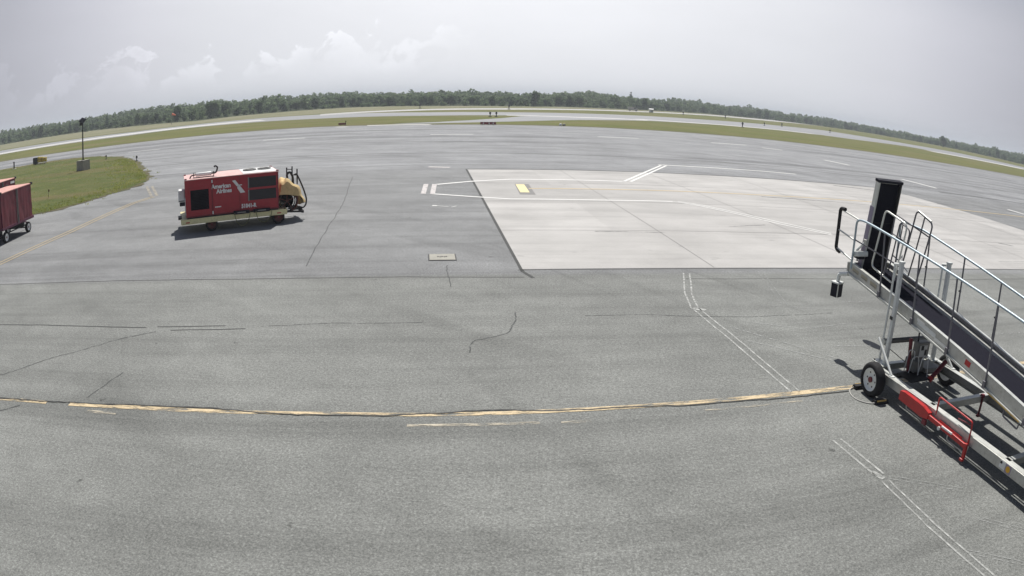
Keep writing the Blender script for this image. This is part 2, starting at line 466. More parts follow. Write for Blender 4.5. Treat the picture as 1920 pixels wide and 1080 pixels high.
# faint towering cumulus low on the left
cv = nt.nodes.new('ShaderNodeCombineXYZ')
nt.links.new(math_n(nt, 'MULTIPLY', az, .30), cv.inputs[0]); nt.links.new(math_n(nt, 'MULTIPLY', el, .34), cv.inputs[1])
cn = noise_n(nt, cv.outputs[0], 1.0, 8, .62, .25)
cv2 = nt.nodes.new('ShaderNodeCombineXYZ')
nt.links.new(math_n(nt, 'MULTIPLY', az, .13), cv2.inputs[0]); nt.links.new(math_n(nt, 'MULTIPLY', el, .10), cv2.inputs[1])
cb = noise_n(nt, cv2.outputs[0], 1.0, 2, .5)
top = math_n(nt, 'MULTIPLY', math_n(nt, 'SUBTRACT', cb, .28), 15.5)                 # height the towers reach
edge = math_n(nt, 'SUBTRACT', top, el)
edge = math_n(nt, 'ADD', math_n(nt, 'MULTIPLY', edge, .30), math_n(nt, 'MULTIPLY', math_n(nt, 'SUBTRACT', cn, .5), 4.2))
mk = ramp(nt, edge, [(.02, g3(0)), (.20, g3(1)), (.75, g3(.45)), (1, g3(.25))])
azm = nt.nodes.new('ShaderNodeMapRange'); azm.interpolation_type = 'SMOOTHSTEP'
azm.inputs[1].default_value = -1; azm.inputs[2].default_value = -18; nt.links.new(az, azm.inputs[0])
fl = nt.nodes.new('ShaderNodeMapRange'); fl.interpolation_type = 'SMOOTHSTEP'
fl.inputs[1].default_value = 1.0; fl.inputs[2].default_value = 2.6; nt.links.new(el, fl.inputs[0])
cf = math_n(nt, 'MULTIPLY', math_n(nt, 'MULTIPLY', mk, azm.outputs[0]), fl.outputs[0])
shade = ramp(nt, cn, [(.35, g3(.955)), (.62, g3(1.20))])
cloud = mixc(nt, 'MULTIPLY', 1.0, hz.outputs[0], shade)
vis = mixc(nt, 'MIX', cf, hz.outputs[0], cloud)
# thin high veil
veil = noise_n(nt, mapping(nt, tc, (2.2, 2.2, 9)), 1.3, 4, .6)
vis = mixc(nt, 'MULTIPLY', 1.0, vis, ramp(nt, veil, [(.3, g3(.975)), (.7, g3(1.025))]))
hs = nt.nodes.new('ShaderNodeVectorMath'); hs.operation = 'SCALE'; hs.inputs['Scale'].default_value = 1 / BGS
nt.links.new(vis, hs.inputs[0])
# the haze band thins out above ~25 degrees, where the blue sky takes over
hb = nt.nodes.new('ShaderNodeMapRange'); hb.interpolation_type = 'SMOOTHSTEP'
hb.inputs[1].default_value = 24; hb.inputs[2].default_value = 9; nt.links.new(el, hb.inputs[0])
sc = nt.nodes.new('ShaderNodeVectorMath'); sc.operation = 'SCALE'; sc.inputs['Scale'].default_value = .55
nt.links.new(sky.outputs[0], sc.inputs[0])
fin = mixc(nt, 'MIX', hb.outputs[0], sc.outputs[0], hs.outputs[0])
nt.links.new(fin, bg.inputs[0])
S.view_settings.view_transform = 'Standard'; S.view_settings.look = 'None'
S.view_settings.exposure = 0.04; S.view_settings.gamma = 1.0

# ------------------------------------------------------------------ ground
def disc(rad, z, n=96): return [(rad * math.cos(2 * PI * i / n), rad * math.sin(2 * PI * i / n)) for i in range(n)]
structure(flat_up(MB().poly(disc(3500, 0), -.012).build('ground', M['field'])))

APRON = [(-420, 40), (-100.3, 92.4), (-82.5, 95.2), (-68.5, 98.5), (-58, 102.5), (-46, 107.5), (-37, 110.5), (-27, 111), (-17.5, 111.3), (-4.5, 113.2),
         (8.7, 116.2), (17.7, 117.6), (28.7, 119.6), (41.4, 121.6), (55.4, 122.4), (72.8, 124.6), (94.6, 128.3), (122.7, 134.5), (420, 180)]
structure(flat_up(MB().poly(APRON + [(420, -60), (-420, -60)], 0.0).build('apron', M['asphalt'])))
# dry verge along the apron edge
rv = random.Random(3)
ve = MB()
for a, b in zip(APRON[1:-2], APRON[2:-1]):
    pass
vp = jitter([p for p in APRON], 4, .5, 5)
ve.strip([(p.x, p.y + 1.4) for p in vp], 3.6, -.004)
structure(flat_up(ve.build('verge', M['dirt'])))

# taxiway, its connector and the runway beyond
TU = [(-330, 152), (-170, 158), (-110, 160), (-95, 170), (-78, 184), (-60, 190), (-46, 187), (-30, 186), (-8, 194), (11, 208), (34, 226), (56, 240), (92, 272),
      (130, 300), (150, 285), (175, 282), (202, 285), (240, 268), (330, 300)]
TL = [(400, 236), (194, 224), (157, 221), (134, 226), (101, 207), (86, 206), (70, 202), (46, 191), (29, 188), (10, 178), (-7, 165), (-25, 157), (-40, 156),
      (-50, 154), (-67, 152), (-85, 146), (-95, 136), (-138, 127.5), (-330, 96)]
structure(flat_up(MB().poly(TU + TL, -.006).build('taxiway', M['taxi'])))
CN = [(-25, 115.6), (-18, 122), (-13.3, 131), (-8, 145), (-4.4, 161), (8, 184), (31, 204), (52, 218), (72, 212), (60, 198), (44, 184), (27, 173), (8, 149), (-5, 128.5), (-12, 121), (-20, 115)]
structure(flat_up(MB().poly(CN, -.002).build('taxiway_connector', M['taxi'])))
RU = [(-63, 193), (-54, 207), (-36.5, 228), (-10, 250), (15, 280), (48, 322), (95, 392), (146, 440), (203, 517), (266, 567)]
RL = [(243, 518), (174, 443), (129, 385), (85, 350), (44, 296), (14, 257), (-9, 227.5), (-33, 208.5), (-50, 191), (-58, 177)]
structure(flat_up(MB().poly(RU + RL, -.002).build('runway', M['runway'])))
bright = MB()
bright.strip([(-8, 166), (9, 168), (20, 175), (27, 176)], 5, .004)
bright.strip([(25, 181), (40, 186), (70, 202), (86, 206)], 4.5, .004)
bright.strip([(140, 216), (170, 218), (190, 222), (204, 226)], 9, .004)
bright.strip([(-330, 104), (-138, 134), (-100, 146), (-70, 165)], 11, .004)
bright.strip([(-27.9, 110.6), (-22, 112.2), (-17.6, 111.6)], 2.4, .012)
bright.strip([(-32.5, 108.2), (-30.6, 107.9)], 2.0, .012)
structure(flat_up(bright.build('taxiway_edge', M['edge_strip'])))
# straw-coloured rough grass between the pavements and the wood
TREE = [(-271, 251), (-208, 250), (-163, 233), (-117, 212), (-106, 240), (-92, 272), (-76, 285), (-44, 280), (-12, 290), (18, 325), (44, 345), (99, 418), (152, 452), (240, 487), (267, 450), (305, 425), (319, 356)]
st = MB()
st.poly([(-330, 165), (-110, 166), (-90, 180), (-66, 195), (-56, 212), (-38, 236), (-10, 260), (14, 290), (46, 330), (92, 402), (145, 450), (200, 530)] + [(p[0] * 1.12, p[1] * 1.12) for p in TREE[::-1] if p[0] < 210] + [(-380, 330)], -.009)
structure(flat_up(st.build('rough_ground', M['verge'])))

# grass island on the left
ISL = [(-160, 49), (-95, 67.5), (-77, 71.5), (-71.4, 73.4), (-68, 75.6), (-63.8, 75.7), (-57.8, 74.0), (-50.8, 69.6), (-46.9, 66.2), (-40.8, 59.6), (-36.9, 54.5), (-31.5, 47.6),
       (-28.7, 43.5), (-27.75, 40.2), (-27.75, 37.9), (-27.85, 35.9), (-27.9, 33.9), (-28.4, 32.6), (-28.9, 31.1), (-29.8, 30.3), (-33, 27.8), (-44, 22), (-90, 0), (-160, -20)]
isl = jitter(ISL + [ISL[0]], 1.1, .35, 9)[:-1]
structure(flat_up(MB().poly(isl, .03).build('grass_island', M['island'])))
dv = MB()
edge_pts = jitter(ISL[3:-2], .7, .3, 21)
dv.strip(edge_pts, [rv.uniform(.5, 1.5) for _ in edge_pts], .02)
structure(flat_up(dv.build('island_edge', M['dirt'])))

# the pale concrete stand
PAD = [(-4.67, 45.9), (-0.37, 19.88), (10.8, 21.87), (22.4, 23.95), (37.2, 26.6), (33.6, 37.2), (31.5, 44.1), (29.0, 52.3)]
structure(flat_up(MB().poly(PAD, .006).build('concrete_pad', M['concrete'])))
jn = MB()
for a, b in [((1.46, 46.9), (5.65, 21.0)), ((7.45, 47.9), (12.2, 22.15)), ((14.0, 49.2), (18.4, 23.3)), ((20.6, 50.5), (25.0, 24.5)), ((27.0, 51.8), (31.5, 25.6)),
             ((-1.3, 25.6), (36.4, 32.4)), ((-2.5, 32.6), (34.2, 39.2)), ((-3.6, 39.3), (31.8, 45.7))]:
    jn.strip([a, b], .035, .010)
structure(flat_up(jn.build('pavement_joint', M['joint'])))
sh = MB()
sh.strip([(-4.80, 46.2), (-0.36, 19.6), (-.05, 18.95)], .12, .004)
sh.strip([(-4.7, 46.15), (29.0, 52.55)], .22, .004)
sh.strip([(-0.5, 19.78), (37.2, 26.5)], .05, .004)
# the long seams and cracks in the asphalt
sh.strip(jitter([(-24, 15.4), (-18.4, 16.3), (-12.5, 17.35), (-8, 17.95), (-3.8, 18.62), (-.3, 19.0)], .3, .025, 1), .045, .004)
sh.strip(jitter([(4.4, 19.46), (8.3, 20.05), (12.9, 20.6), (24, 22.6)], .4, .02, 2), .035, .004)
sh.strip(jitter([(-14.6, 12.63), (-12.4, 13.0), (-10.5, 13.24), (-9.25, 13.42)], .2, .03, 3), .05, .004)
sh.strip(jitter([(-8.95, 13.52), (-7.12, 13.9)], .2, .02, 4), .05, .004)
sh.strip(jitter([(-8.44, 13.35), (-7.4, 13.58), (-6.53, 13.79)], .2, .02, 6), .05, .004)
sh.strip(jitter([(-13.2, 7.9), (-10.95, 8.62), (-9.2, 8.98), (-7.1, 9.43), (-5.4, 9.72), (-3.7, 9.85), (-2.4, 10.02), (-1.2, 10.33), (-.3, 10.5), (.8, 10.6), (2.8, 10.82), (4.3, 11.02), (6.2, 11.34)], .14, .045, 7), .038, .010)
structure(flat_up(sh.build('pavement_crack', M['crack'])))
so_ = MB()
so_.strip(jitter([(-11.6, 9.7), (-10.8, 10.9), (-10.1, 11.75), (-9.55, 12.5), (-8.8, 13.2)], .12, .05, 8), .035, .005)
so_.strip(jitter([(-8.36, 9.44), (-8.3, 10.1), (-8.25, 10.75)], .12, .04, 10), .03, .005)
so_.strip(jitter([(-.44, 15.8), (-.4, 15.2), (-.52, 14.4), (-.66, 14.2), (-1.2, 13.8), (-1.27, 13.55), (-1.26, 13.04)], .12, .05, 11), .035, .005)
so_.strip(jitter([(-2.6, 20.1), (-2.45, 19.0), (-2.2, 17.7)], .15, .06, 12), .03, .005)
so_.strip(jitter([(1.2, 15.7), (2.5, 15.9), (5.3, 15.95), (8, 16.5)], .3, .04, 13), .03, .005)
so_.strip(jitter([(-6.2, 14.0), (-4.5, 14.5), (-2.5, 14.8)], .3, .04, 15), .03, .005)
so_.strip(jitter([(-11.8, 6.9), (-10.4, 7.9), (-9.8, 8.6)], .3, .06, 16), .05, .005)
so_.strip(jitter([(-11.4, 41.5), (-9.0, 31), (-7.65, 23.3), (-6.9, 19.5)], .6, .05, 14), .035, .005)
structure(flat_up(so_.build('hairline_crack', M['crack_soft'])))

# ------------------------------------------------------------------ painted markings
def marks(name, mat, items, z=.014):
    m = MB()
    for pts, wd in items: m.strip(pts, wd, z)
    return structure(flat_up(m.build(name, mat)))
marks('yellow_line', M['yellow'], [([(-13.4, 7.85), (-10.6, 8.66), (-9.97, 8.80), (-9.2, 8.93)], .13), ([(-8.6, 9.04), (-7.1, 9.33), (-5.42, 9.60)], .15),
      ([(-5.42, 9.60), (-4.5, 9.76), (-3.12, 9.98), (-1.9, 10.14), (-.4, 10.38)], .13), ([(-.4, 10.38), (1.4, 10.69), (2.84, 10.93), (4.24, 11.17)], .14), ([(4.24, 11.17), (5.83, 11.44), (6.97, 11.64), (10, 12.15), (16, 13.2)], .17)], .007)
marks('faded_cream_line', M['cream'], [([(-1.95, 9.74), (.15, 10.06)], .09), ([(.5, 10.08), (.98, 10.18)], .08), ([(-8.0, 8.9), (-7.3, 9.0)], .1), ([(3.0, 10.6), (5, 10.95)], .06)], .007)
marks('stand_line', M['white'], [([(-5.6, 38.1), (-3.75, 39.75), (-1.66, 41.1), (1.9, 41.75), (5.35, 42.25)], .30), ([(5.20, 42.25), (9.55, 54.2)], .20), ([(5.62, 42.3), (10.0, 54.3)], .20),
      ([(9.4, 54.6), (19.3, 56.2), (22.0, 56.3)], .36), ([(-5.3, 34.5), (-3.17, 33.8), (-1.3, 33.35), (3.07, 34.04), (6.9, 34.85)], .24), ([(6.9, 34.85), (8.0, 34.0), (9.7, 31.9), (11.1, 30.0), (13.1, 28.1)], .13),
      ([(7.15, 35.0), (8.3, 34.15), (9.95, 32.2), (11.3, 30.5), (13.2, 28.5)], .13)])
marks('worn_bar', M['white_worn'], [([(-6.2, 38.2), (-5.74, 34.5)], .26), ([(-5.72, 38.2), (-5.27, 34.5)], .26), ([(-7.5, 47.2), (-6.0, 47.0)], .5)])
marks('apron_dash', M['white'], [([(-58.2, 65.9), (-48.2, 76.6)][:0] or [(-53.3, 76.2), (-48.3, 77.0)], .36)] + [([a, b], .55) for a, b in
      [((-34.3, 81.0), (-28.8, 82.0)), ((-13.3, 84.7), (-8.1, 85.6)), ((7.4, 88.8), (12.8, 90.4)), ((23.3, 93.0), (29.0, 94.9)), ((30.7, 92.6), (33.4, 91.4)), ((35.3, 80.4), (37.0, 76.1)),
       ((38.6, 65.2), (40.2, 59.9)), ((42.4, 49.3), (43.2, 47.4)), ((44.4, 40.2), (45.2, 36.2))]])
marks('guide_line', M['yellow_far'], [([(-.5, 37.3), (2.56, 37.95), (7.3, 38.95), (13.0, 39.95), (22.5, 41.9), (30.2, 43.3), (40.5, 45.1), (60, 48.4)], .19)])
marks('lead_in_line', M['yellow_far'], [([(-21.3, 10), (-21.4, 19.4), (-21.75, 25), (-22.45, 30), (-22.75, 32.6), (-22.6, 35.0)], .065), ([(-20.95, 10), (-21.05, 19.4), (-21.4, 25), (-22.1, 30), (-22.45, 32.6), (-22.3, 34.8)], .065),
      ])
marks('lead_in_bar', M['cream'], [([(-26.2, 39.8), (-22.85, 35.2)], .20), ([(-25.7, 39.75), (-22.35, 35.15)], .20)])
marks('stop_bar', M['joint'], [([(-.93, 39.1), (-.50, 35.0)], .80)], .011)
marks('stop_bar_paint', M['yellow_solid'], [([(-1.02, 38.9), (-.66, 35.75)], .48)], .015)
marks('pavement_mark', M['white'], [([(-4.72, 30.84), (-4.5, 30.82)], .2), ([(-4.5, 30.8), (-3.95, 30.66)], .06), ([(-3.8, 30.5), (-3.62, 30.9)], .05)])
def hollow(pts, wd, lw):
    P = [Vector(p) for p in pts]; out = []
    for sgn in (-1, 1):
        q = []
        for i, p in enumerate(P):
            t = (P[min(i + 1, len(P) - 1)] - P[max(i - 1, 0)]).normalized(); q.append((p.x - t.y * wd / 2 * sgn, p.y + t.x * wd / 2 * sgn))
        out.append((jitter(q, .25, .012, int(p.x * 9 + sgn)), lw))
    return out
marks('old_marking', M['ghost'], hollow([(4.55, 20.1), (4.15, 17.9), (4.05, 16.6), (4.5, 14.2), (5.0, 11.35)], .19, .045) + hollow([(5.1, 9.35), (5.4, 8.1)], .17, .045) + hollow([(5.42, 7.9), (5.62, 6.6), (6.0, 5.0), (6.3, 3.9)], .15, .036)
      + [([(5.3, 8.2), (5.42, 7.98)], .12), ([(4.0, 16.55), (4.3, 16.4)], .2)], .007)
marks('faint_marking', M['ghost_faint'], hollow([(7.15, 20.8), (6.95, 18.9), (6.75, 17.1)], .16, .03) + hollow([(5.55, 8.0), (6.75, 7.35)], .10, .02) + hollow([(6.5, 6.6), (7.3, 5.9)], .10, .02) + hollow([(5.9, 5.8), (6.8, 5.15)], .08, .02)
      + [(jitter(a, .3, .03, i), wd) for i, (a, wd) in enumerate([([(5.1, 15.6), (6.5, 15.1), (8.1, 15.6)], .05), ([(4.8, 14.2), (6.6, 12.9)], .06), ([(4.6, 15.2), (5.9, 13.9), (7.2, 12.6)], .05), ([(11.0, 14.65), (14.6, 14.95)], .06),
         ([(6.9, 13.9), (8.0, 13.95)], .05), ([(5.9, 17.0), (8.2, 16.8)], .05), ([(8.6, 17.6), (10.0, 17.75)], .06), ([(21.5, 25.2), (24.5, 25.8)], .10), ([(21.4, 24.9), (24.6, 25.5)], .06)])], .007)
rb = MB()
for a, b, wd in [((13.2, 39.3), (17.9, 39.8), .16), ((17.9, 39.8), (23.0, 40.2), .10), ((25.6, 30.3), (26.6, 29.9), .16), ((8.2, 28.5), (10.2, 29.5), .05), ((2.2, 26.0), (5.0, 26.4), .06), ((23, 50), (30, 49.5), .3), ((38, 56), (62, 59.5), .5)]:
    rb.strip(jitter([a, b], .5, .04, int(a[0])), wd, .012)
structure(flat_up(rb.build('rubber_streak', M['crack_soft'])))

# utility cover set in the asphalt
cv_ = thing('utility_cover', 'pale rectangular concrete utility cover set in the dark asphalt', 'utility cover', (-2.9, 21.05, 0), R(9.5))
MB().box((0, 0, .006), (.88, .86, .012)).build('frame', M['dark'], cv_)
MB().box((0, 0, .014), (.80, .78, .02), b=.004).build('lid', M['block'], cv_)
hb_ = MB()
for i, x in enumerate((-.13, -.06, .0, .07, .13)): hb_.box((x, .02 * (-1) ** i, .027), (.05, .10, .006))
hb_.build('marking', M['dark'], cv_)

# ------------------------------------------------------------------ wood behind the airfield
TOPS = [(-62, .42), (-47.2, .42), (-44.1, .44), (-40.2, .3), (-36.0, .36), (-32.5, .39), (-29.1, .3), (-27.3, .45), (-25.5, .13), (-23.8, .19), (-22.0, .39), (-20.6, .28), (-16.8, .42), (-15.3, .35),
        (-14.6, .2), (-11.1, .1), (-7.6, .29), (-5.4, .26), (-3.9, .28), (-3.0, .38), (-2.4, .26), (-.4, .22), (2.0, .27), (3.3, .47), (4.1, .55), (5.2, .44), (7.4, .31), (9.6, .24), (10.7, .42), (12.3, .43),
        (14.4, .27), (16.2, .32), (18.7, .2), (20.8, .17), (23.7, .22), (26.1, .12), (29.1, .13), (32.8, .06), (34.3, .2), (37.7, .18), (41.8, .26), (60, .3)]
BASE = [(math.degrees(math.atan2(x, y)), math.hypot(x, y)) for x, y in TREE]; BASE = [(-62, 430)] + BASE + [(60, 520)]
BASE.sort()
def interp(L, a):
    if a <= L[0][0]: return L[0][1]
    for (a0, v0), (a1, v1) in zip(L, L[1:]):
        if a <= a1: return v0 + (v1 - v0) * (a - a0) / max(1e-6, a1 - a0)
    return L[-1][1]
DEPTH = 150.0
def hill_z(a, dd):
    """ground height behind the wood's front edge, dd metres into it"""
    D = interp(BASE, a); zt = H + math.tan(R(interp(TOPS, a) + .01)) * (D + DEPTH) - 4.7
    return max(0.0, zt) * max(0.0, min(1.0, (dd - 6) / (DEPTH - 6))) ** .8
hv = []; hf = []; NA = 122; ND = 12
for i in range(NA):
    a = -61 + i
    D = interp(BASE, a)
    for j in range(ND):
        dd = -6 + (DEPTH * 1.0 + 6) * j / (ND - 3) if j < ND - 1 else 700
        z = hill_z(a, dd) - .05 if j < ND - 1 else -.5
        hv.append(((D + dd) * math.sin(R(a)), (D + dd) * math.cos(R(a)), z))
for i in range(NA - 1):
    for j in range(ND - 1): hf.append((i * ND + j, (i + 1) * ND + j, (i + 1) * ND + j + 1, i * ND + j + 1))
structure(flat_up(MB().add(hv, hf).build('hill', M['wood_floor'])))

def crown_faces(rnd, lobes, n, size):
    """leaf clumps spread through several lobes; returns verts, faces"""
    vs = []; fs = []
    tot = sum(l[3] * l[4] for l in lobes)
    for (cx, cy, cz, rr, hh) in lobes:
        k = int(n * rr * hh / tot)
        for _ in range(k):
            while True:
                p = Vector((rnd.gauss(0, 1), rnd.gauss(0, 1), rnd.gauss(0, 1)))
                if p.length > .1: break
            p.normalize(); p *= rnd.uniform(.45, 1.0) ** .5 * rnd.uniform(.82, 1.12)
            c = Vector((cx + p.x * rr, cy + p.y * rr, cz + p.z * hh))
            s = size * rnd.uniform(.55, 1.35)
            u = Vector((rnd.gauss(0, 1), rnd.gauss(0, 1), rnd.gauss(0, .6))).normalized()
            nrm = (p * .8 + Vector((rnd.gauss(0, .5), rnd.gauss(0, .5), rnd.gauss(.3, .5)))).normalized()
            u = (u - nrm * u.dot(nrm)).normalized(); v = nrm.cross(u)
            o = len(vs)
            vs += [c - u * s - v * s * .3, c + v * s * .8 - u * s * .1, c + u * s + v * s * .25, c - v * s * .75 + u * s * .2]
            fs.append((o, o + 1, o + 2, o + 3))
    return vs, fs

def make_crown(kind, seed):
    rnd = random.Random(seed); L = []
    if kind == 'tree':      # ~ 8 m wide, top at 10
        for _ in range(7):
            a = rnd.uniform(0, 2 * PI); q = rnd.uniform(0, 2.4)
            L.append((q * math.cos(a), q * math.sin(a), rnd.uniform(3.6, 7.6), rnd.uniform(1.4, 2.5), rnd.uniform(1.3, 2.3)))
        L.append((0, 0, 5.2, 2.8, 3.4)); L.append((rnd.uniform(-.8, .8), rnd.uniform(-.8, .8), 2.4, 3.0, 2.0))
        return crown_faces(rnd, L, 560, .62)
    if kind == 'bush':      # ~ 6 m wide, 3.5 high
        for _ in range(6):
            a = rnd.uniform(0, 2 * PI); q = rnd.uniform(0, 2.2)
            L.append((q * math.cos(a), q * math.sin(a), rnd.uniform(1.0, 2.0), rnd.uniform(1.1, 1.8), rnd.uniform(.9, 1.4)))
        return crown_faces(rnd, L, 260, .42)
    for i in range(7):      # conifer, top at 12
        t = i / 6; L.append((rnd.uniform(-.2, .2), rnd.uniform(-.2, .2), 2 + 9 * t, 2.5 * (1 - t) + .5, 1.1))
    return crown_faces(rnd, L, 360, .45)

def mesh_of(name, vs, fs, mat):
    me = bpy.data.meshes.new(name); me.from_pydata([tuple(v) for v in vs], [], fs); me.materials.append(mat); me.update(); return me
def trunk_mesh(h, r0, seed):
    rnd = random.Random(seed); m = MB()
    m.tube([(0, 0, -.3), (.1, 0, h * .4), (.0, .15, h * .8), (0, .1, h)], [r0, r0 * .75, r0 * .45, r0 * .15], 7)
    for _ in range(4):
        a = rnd.uniform(0, 2 * PI); z = h * rnd.uniform(.35, .7); q = rnd.uniform(1.2, 2.2)
        m.tube([(0, 0, z), (q * .5 * math.cos(a), q * .5 * math.sin(a), z + .7), (q * math.cos(a), q * math.sin(a), z + 1.7)], [r0 * .4, r0 * .28, r0 * .1], 5)
    o = m.build('trunk', M['bark']); me = o.data; bpy.data.objects.remove(o); return me
PROTO = {'tree': [mesh_of('crown', *make_crown('tree', 100 + i), M['leaf']) for i in range(6)],
         'bush': [mesh_of('crown', *make_crown('bush', 200 + i), M['leaf_bush']) for i in range(4)],
         'conifer': [mesh_of('crown', *make_crown('conifer', 300 + i), M['leaf_dark']) for i in range(3)]}
TRUNK = {'tree': trunk_mesh(7.0, .24, 1), 'bush': trunk_mesh(2.2, .10, 2), 'conifer': trunk_mesh(10.5, .2, 3)}
LAB = {'tree': ('tree', 'green broadleaf tree in the front row of the wood beyond the runway', 'tree', 'broadleaf trees along the front of the wood'),
       'bush': ('bush', 'low pale green bush at the foot of the wood beyond the runway', 'bush', 'bushes along the foot of the wood'),
       'conifer': ('conifer', 'dark narrow conifer among the front trees of the wood', 'tree', 'conifers along the front of the wood')}
NAMES = {'tree': 'broadleaf_tree', 'bush': 'bush', 'conifer': 'conifer'}
def plant(kind, a, dist, s, sz, idx, rz, lab=None):
    x, y = dist * math.sin(R(a)), dist * math.cos(R(a))
    z = hill_z(a, dist - interp(BASE, a))
    o = thing(NAMES[kind], LAB[kind][1], LAB[kind][2], (x, y, z), rz, LAB[kind][3])
    if lab:
        o['label'] = lab; del o['group']
    o.scale = (s, s, sz)
    c = bpy.data.objects.new('crown', PROTO[kind][idx % len(PROTO[kind])]); COL.objects.link(c); c.parent = o
    t = bpy.data.objects.new('trunk', TRUNK[kind]); COL.objects.link(t); t.parent = o
rt_ = random.Random(42)
a = -50.0; i = 0
while a < 45:
    D = interp(BASE, a)
    k = rt_.random()
    kind = 'bush' if k < .62 else ('conifer' if k > .93 else 'tree')
    s = {'bush': rt_.uniform(.45, .85), 'tree': rt_.uniform(.38, .66), 'conifer': rt_.uniform(.38, .56)}[kind]
    dd = {'bush': rt_.uniform(-3, 2), 'tree': rt_.uniform(3, 12), 'conifer': rt_.uniform(4, 12)}[kind]
    plant(kind, a, D + dd, s, s * rt_.uniform(.8, 1.15), i, rt_.uniform(0, 6))
    a += math.degrees({'bush': 2.7, 'tree': 4.6, 'conifer': 3.4}[kind] * rt_.uniform(.8, 1.4) / D); i += 1
# the few trees that stand out
plant('bush', -38.9, interp(BASE, -38.9) - 8, .85, 1.35, 1, 1.0, 'rounded dark bush standing alone in front of the wood, right of the solar light')
plant('tree', -.45, interp(BASE, -.45) - 2, .66, .78, 2, 2.0, 'tallest front tree above the red taxiway sign, rising over the wood')
plant('tree', -27.3, interp(BASE, -27.3) + 10, .85, .74, 3, .5, 'broad rounded tree cluster rising above the wood behind the red generator trailer')
plant('conifer', 7.3, 380, .7, .72, 1, 0, 'pointed tree top rising highest from the dark stand right of centre')
plant('tree', 34.2, 485, .9, .84, 4, 1.0, 'large tree rising above the low wood at the far right')
# the rest of the wood reads as one mass
vs_all = []; fs_all = []
variants = []
for q in range(5):
    rnd = random.Random(500 + q)
    L = [(rnd.uniform(-1.3, 1.3), rnd.uniform(-1.3, 1.3), rnd.uniform(2.0, 7.5), rnd.uniform(1.7, 2.7), rnd.uniform(1.4, 2.4)) for _ in range(5)] + [(0, 0, 2.6, 3.0, 2.4), (0, 0, 5.0, 2.4, 3.2)]
    variants.append(crown_faces(rnd, L, 96, .95))
rf = random.Random(77)
for row in range(13):
    dd = 9 + (DEPTH - 9) * (row / 12) ** 1.0
    a = -61.0
    while a < 58:
        D = interp(BASE, a) + dd + rf.uniform(-5, 5)
        x, y = D * math.sin(R(a)), D * math.cos(R(a)); z = hill_z(a, dd)
        s = rf.uniform(.42, .66) * (1.25 if rf.random() < .04 else 1) * (1 + .34 * noise.noise(Vector((x * .018, y * .018, 3.3)))); cz = math.cos(i); ro = rf.uniform(0, 6.28); cr, sr = math.cos(ro), math.sin(ro)
        vs, fs = variants[rf.randrange(5)]; o = len(vs_all)
        vs_all += [(x + s * (p.x * cr - p.y * sr), y + s * (p.x * sr + p.y * cr), z - .6 + s * .95 * p.z) for p in vs]
        fs_all += [tuple(k + o for k in f) for f in fs]
        a += math.degrees(rf.uniform(2.6, 4.6) / D)
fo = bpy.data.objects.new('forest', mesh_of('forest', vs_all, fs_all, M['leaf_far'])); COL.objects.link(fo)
fo['kind'] = 'stuff'; fo['label'] = 'dense mixed wood covering the low rise beyond the airfield'

# tufts on the island
tv = []; tf = []
rg = random.Random(5)
def tuft(x, y, h, n, sp):
    for _ in range(n):
        a = rg.uniform(0, 2 * PI); q = rg.uniform(0, sp); bx, by = x + q * math.cos(a), y + q * math.sin(a)
        b = rg.uniform(0, 2 * PI); wd = rg.uniform(.012, .03); hh = h * rg.uniform(.5, 1.2); ln = rg.uniform(-.5, .5) * hh
        o = len(tv); tv.extend([(bx - wd * math.cos(b), by - wd * math.sin(b), .02), (bx + wd * math.cos(b), by + wd * math.sin(b), .02), (bx + ln * math.sin(b), by + ln * math.cos(b), hh)])
        tf.append((o, o + 1, o + 2))
ep = [Vector(p) for p in ISL[8:-2]]
for p, q in zip(ep, ep[1:]):
    L = (q - p).length; t = (q - p).normalized(); nn = Vector((t.y, -t.x))
    for _ in range(int(L * 22)):
        k = p + t * rg.uniform(0, L); dd = abs(rg.gauss(0, 1.6)) * (1 if rg.random() < .97 else -.4)
        # inside of the island lies to the left
        c = Vector((-55, 45)); inw = (c - k).normalized()
        k = k + inw * dd
        tuft(k.x, k.y, rg.uniform(.08, .20), 8, .22)
for _ in range(2600):
    k = Vector((rg.uniform(-75, -29), rg.uniform(30, 74)))
    if k.y > 76 + (k.x + 62) * -1.02 or (k.y < 31 and k.x > -34): continue
    if k.x > -29.5 + 0 or (k.x > -34 and k.y > 46): continue
    tuft(k.x, k.y, rg.uniform(.05, .16), 5, .3)
to = bpy.data.objects.new('grass', mesh_of('grass', tv, tf, M['blade'])); COL.objects.link(to)
to['kind'] = 'stuff'; to['label'] = 'tufts of yellow green grass on the island and along its edge'

# ------------------------------------------------------------------ text helper
def text_mesh(body, size, mat, name, parent, loc, rot, extrude=.003, shear=0.0, spacing=1.0, xs=1.0, thick=0.0):
    cu = bpy.data.curves.new(name, 'FONT'); cu.body = body; cu.size = size; cu.extrude = extrude; cu.shear = shear
    cu.space_character = spacing; cu.offset = thick; cu.resolution_u = 4
    ob = bpy.data.objects.new('tmp_text', cu); COL.objects.link(ob)
    dg = bpy.context.evaluated_depsgraph_get(); dg.update()
    me = bpy.data.meshes.new_from_object(ob.evaluated_get(dg)); me.name = name
    bpy.data.objects.remove(ob)
    me.materials.clear(); me.materials.append(mat)
    o = bpy.data.objects.new(name, me); COL.objects.link(o); o.parent = parent
    o.location = loc; o.rotation_euler = rot; o.scale = (xs, 1, 1)
    return o

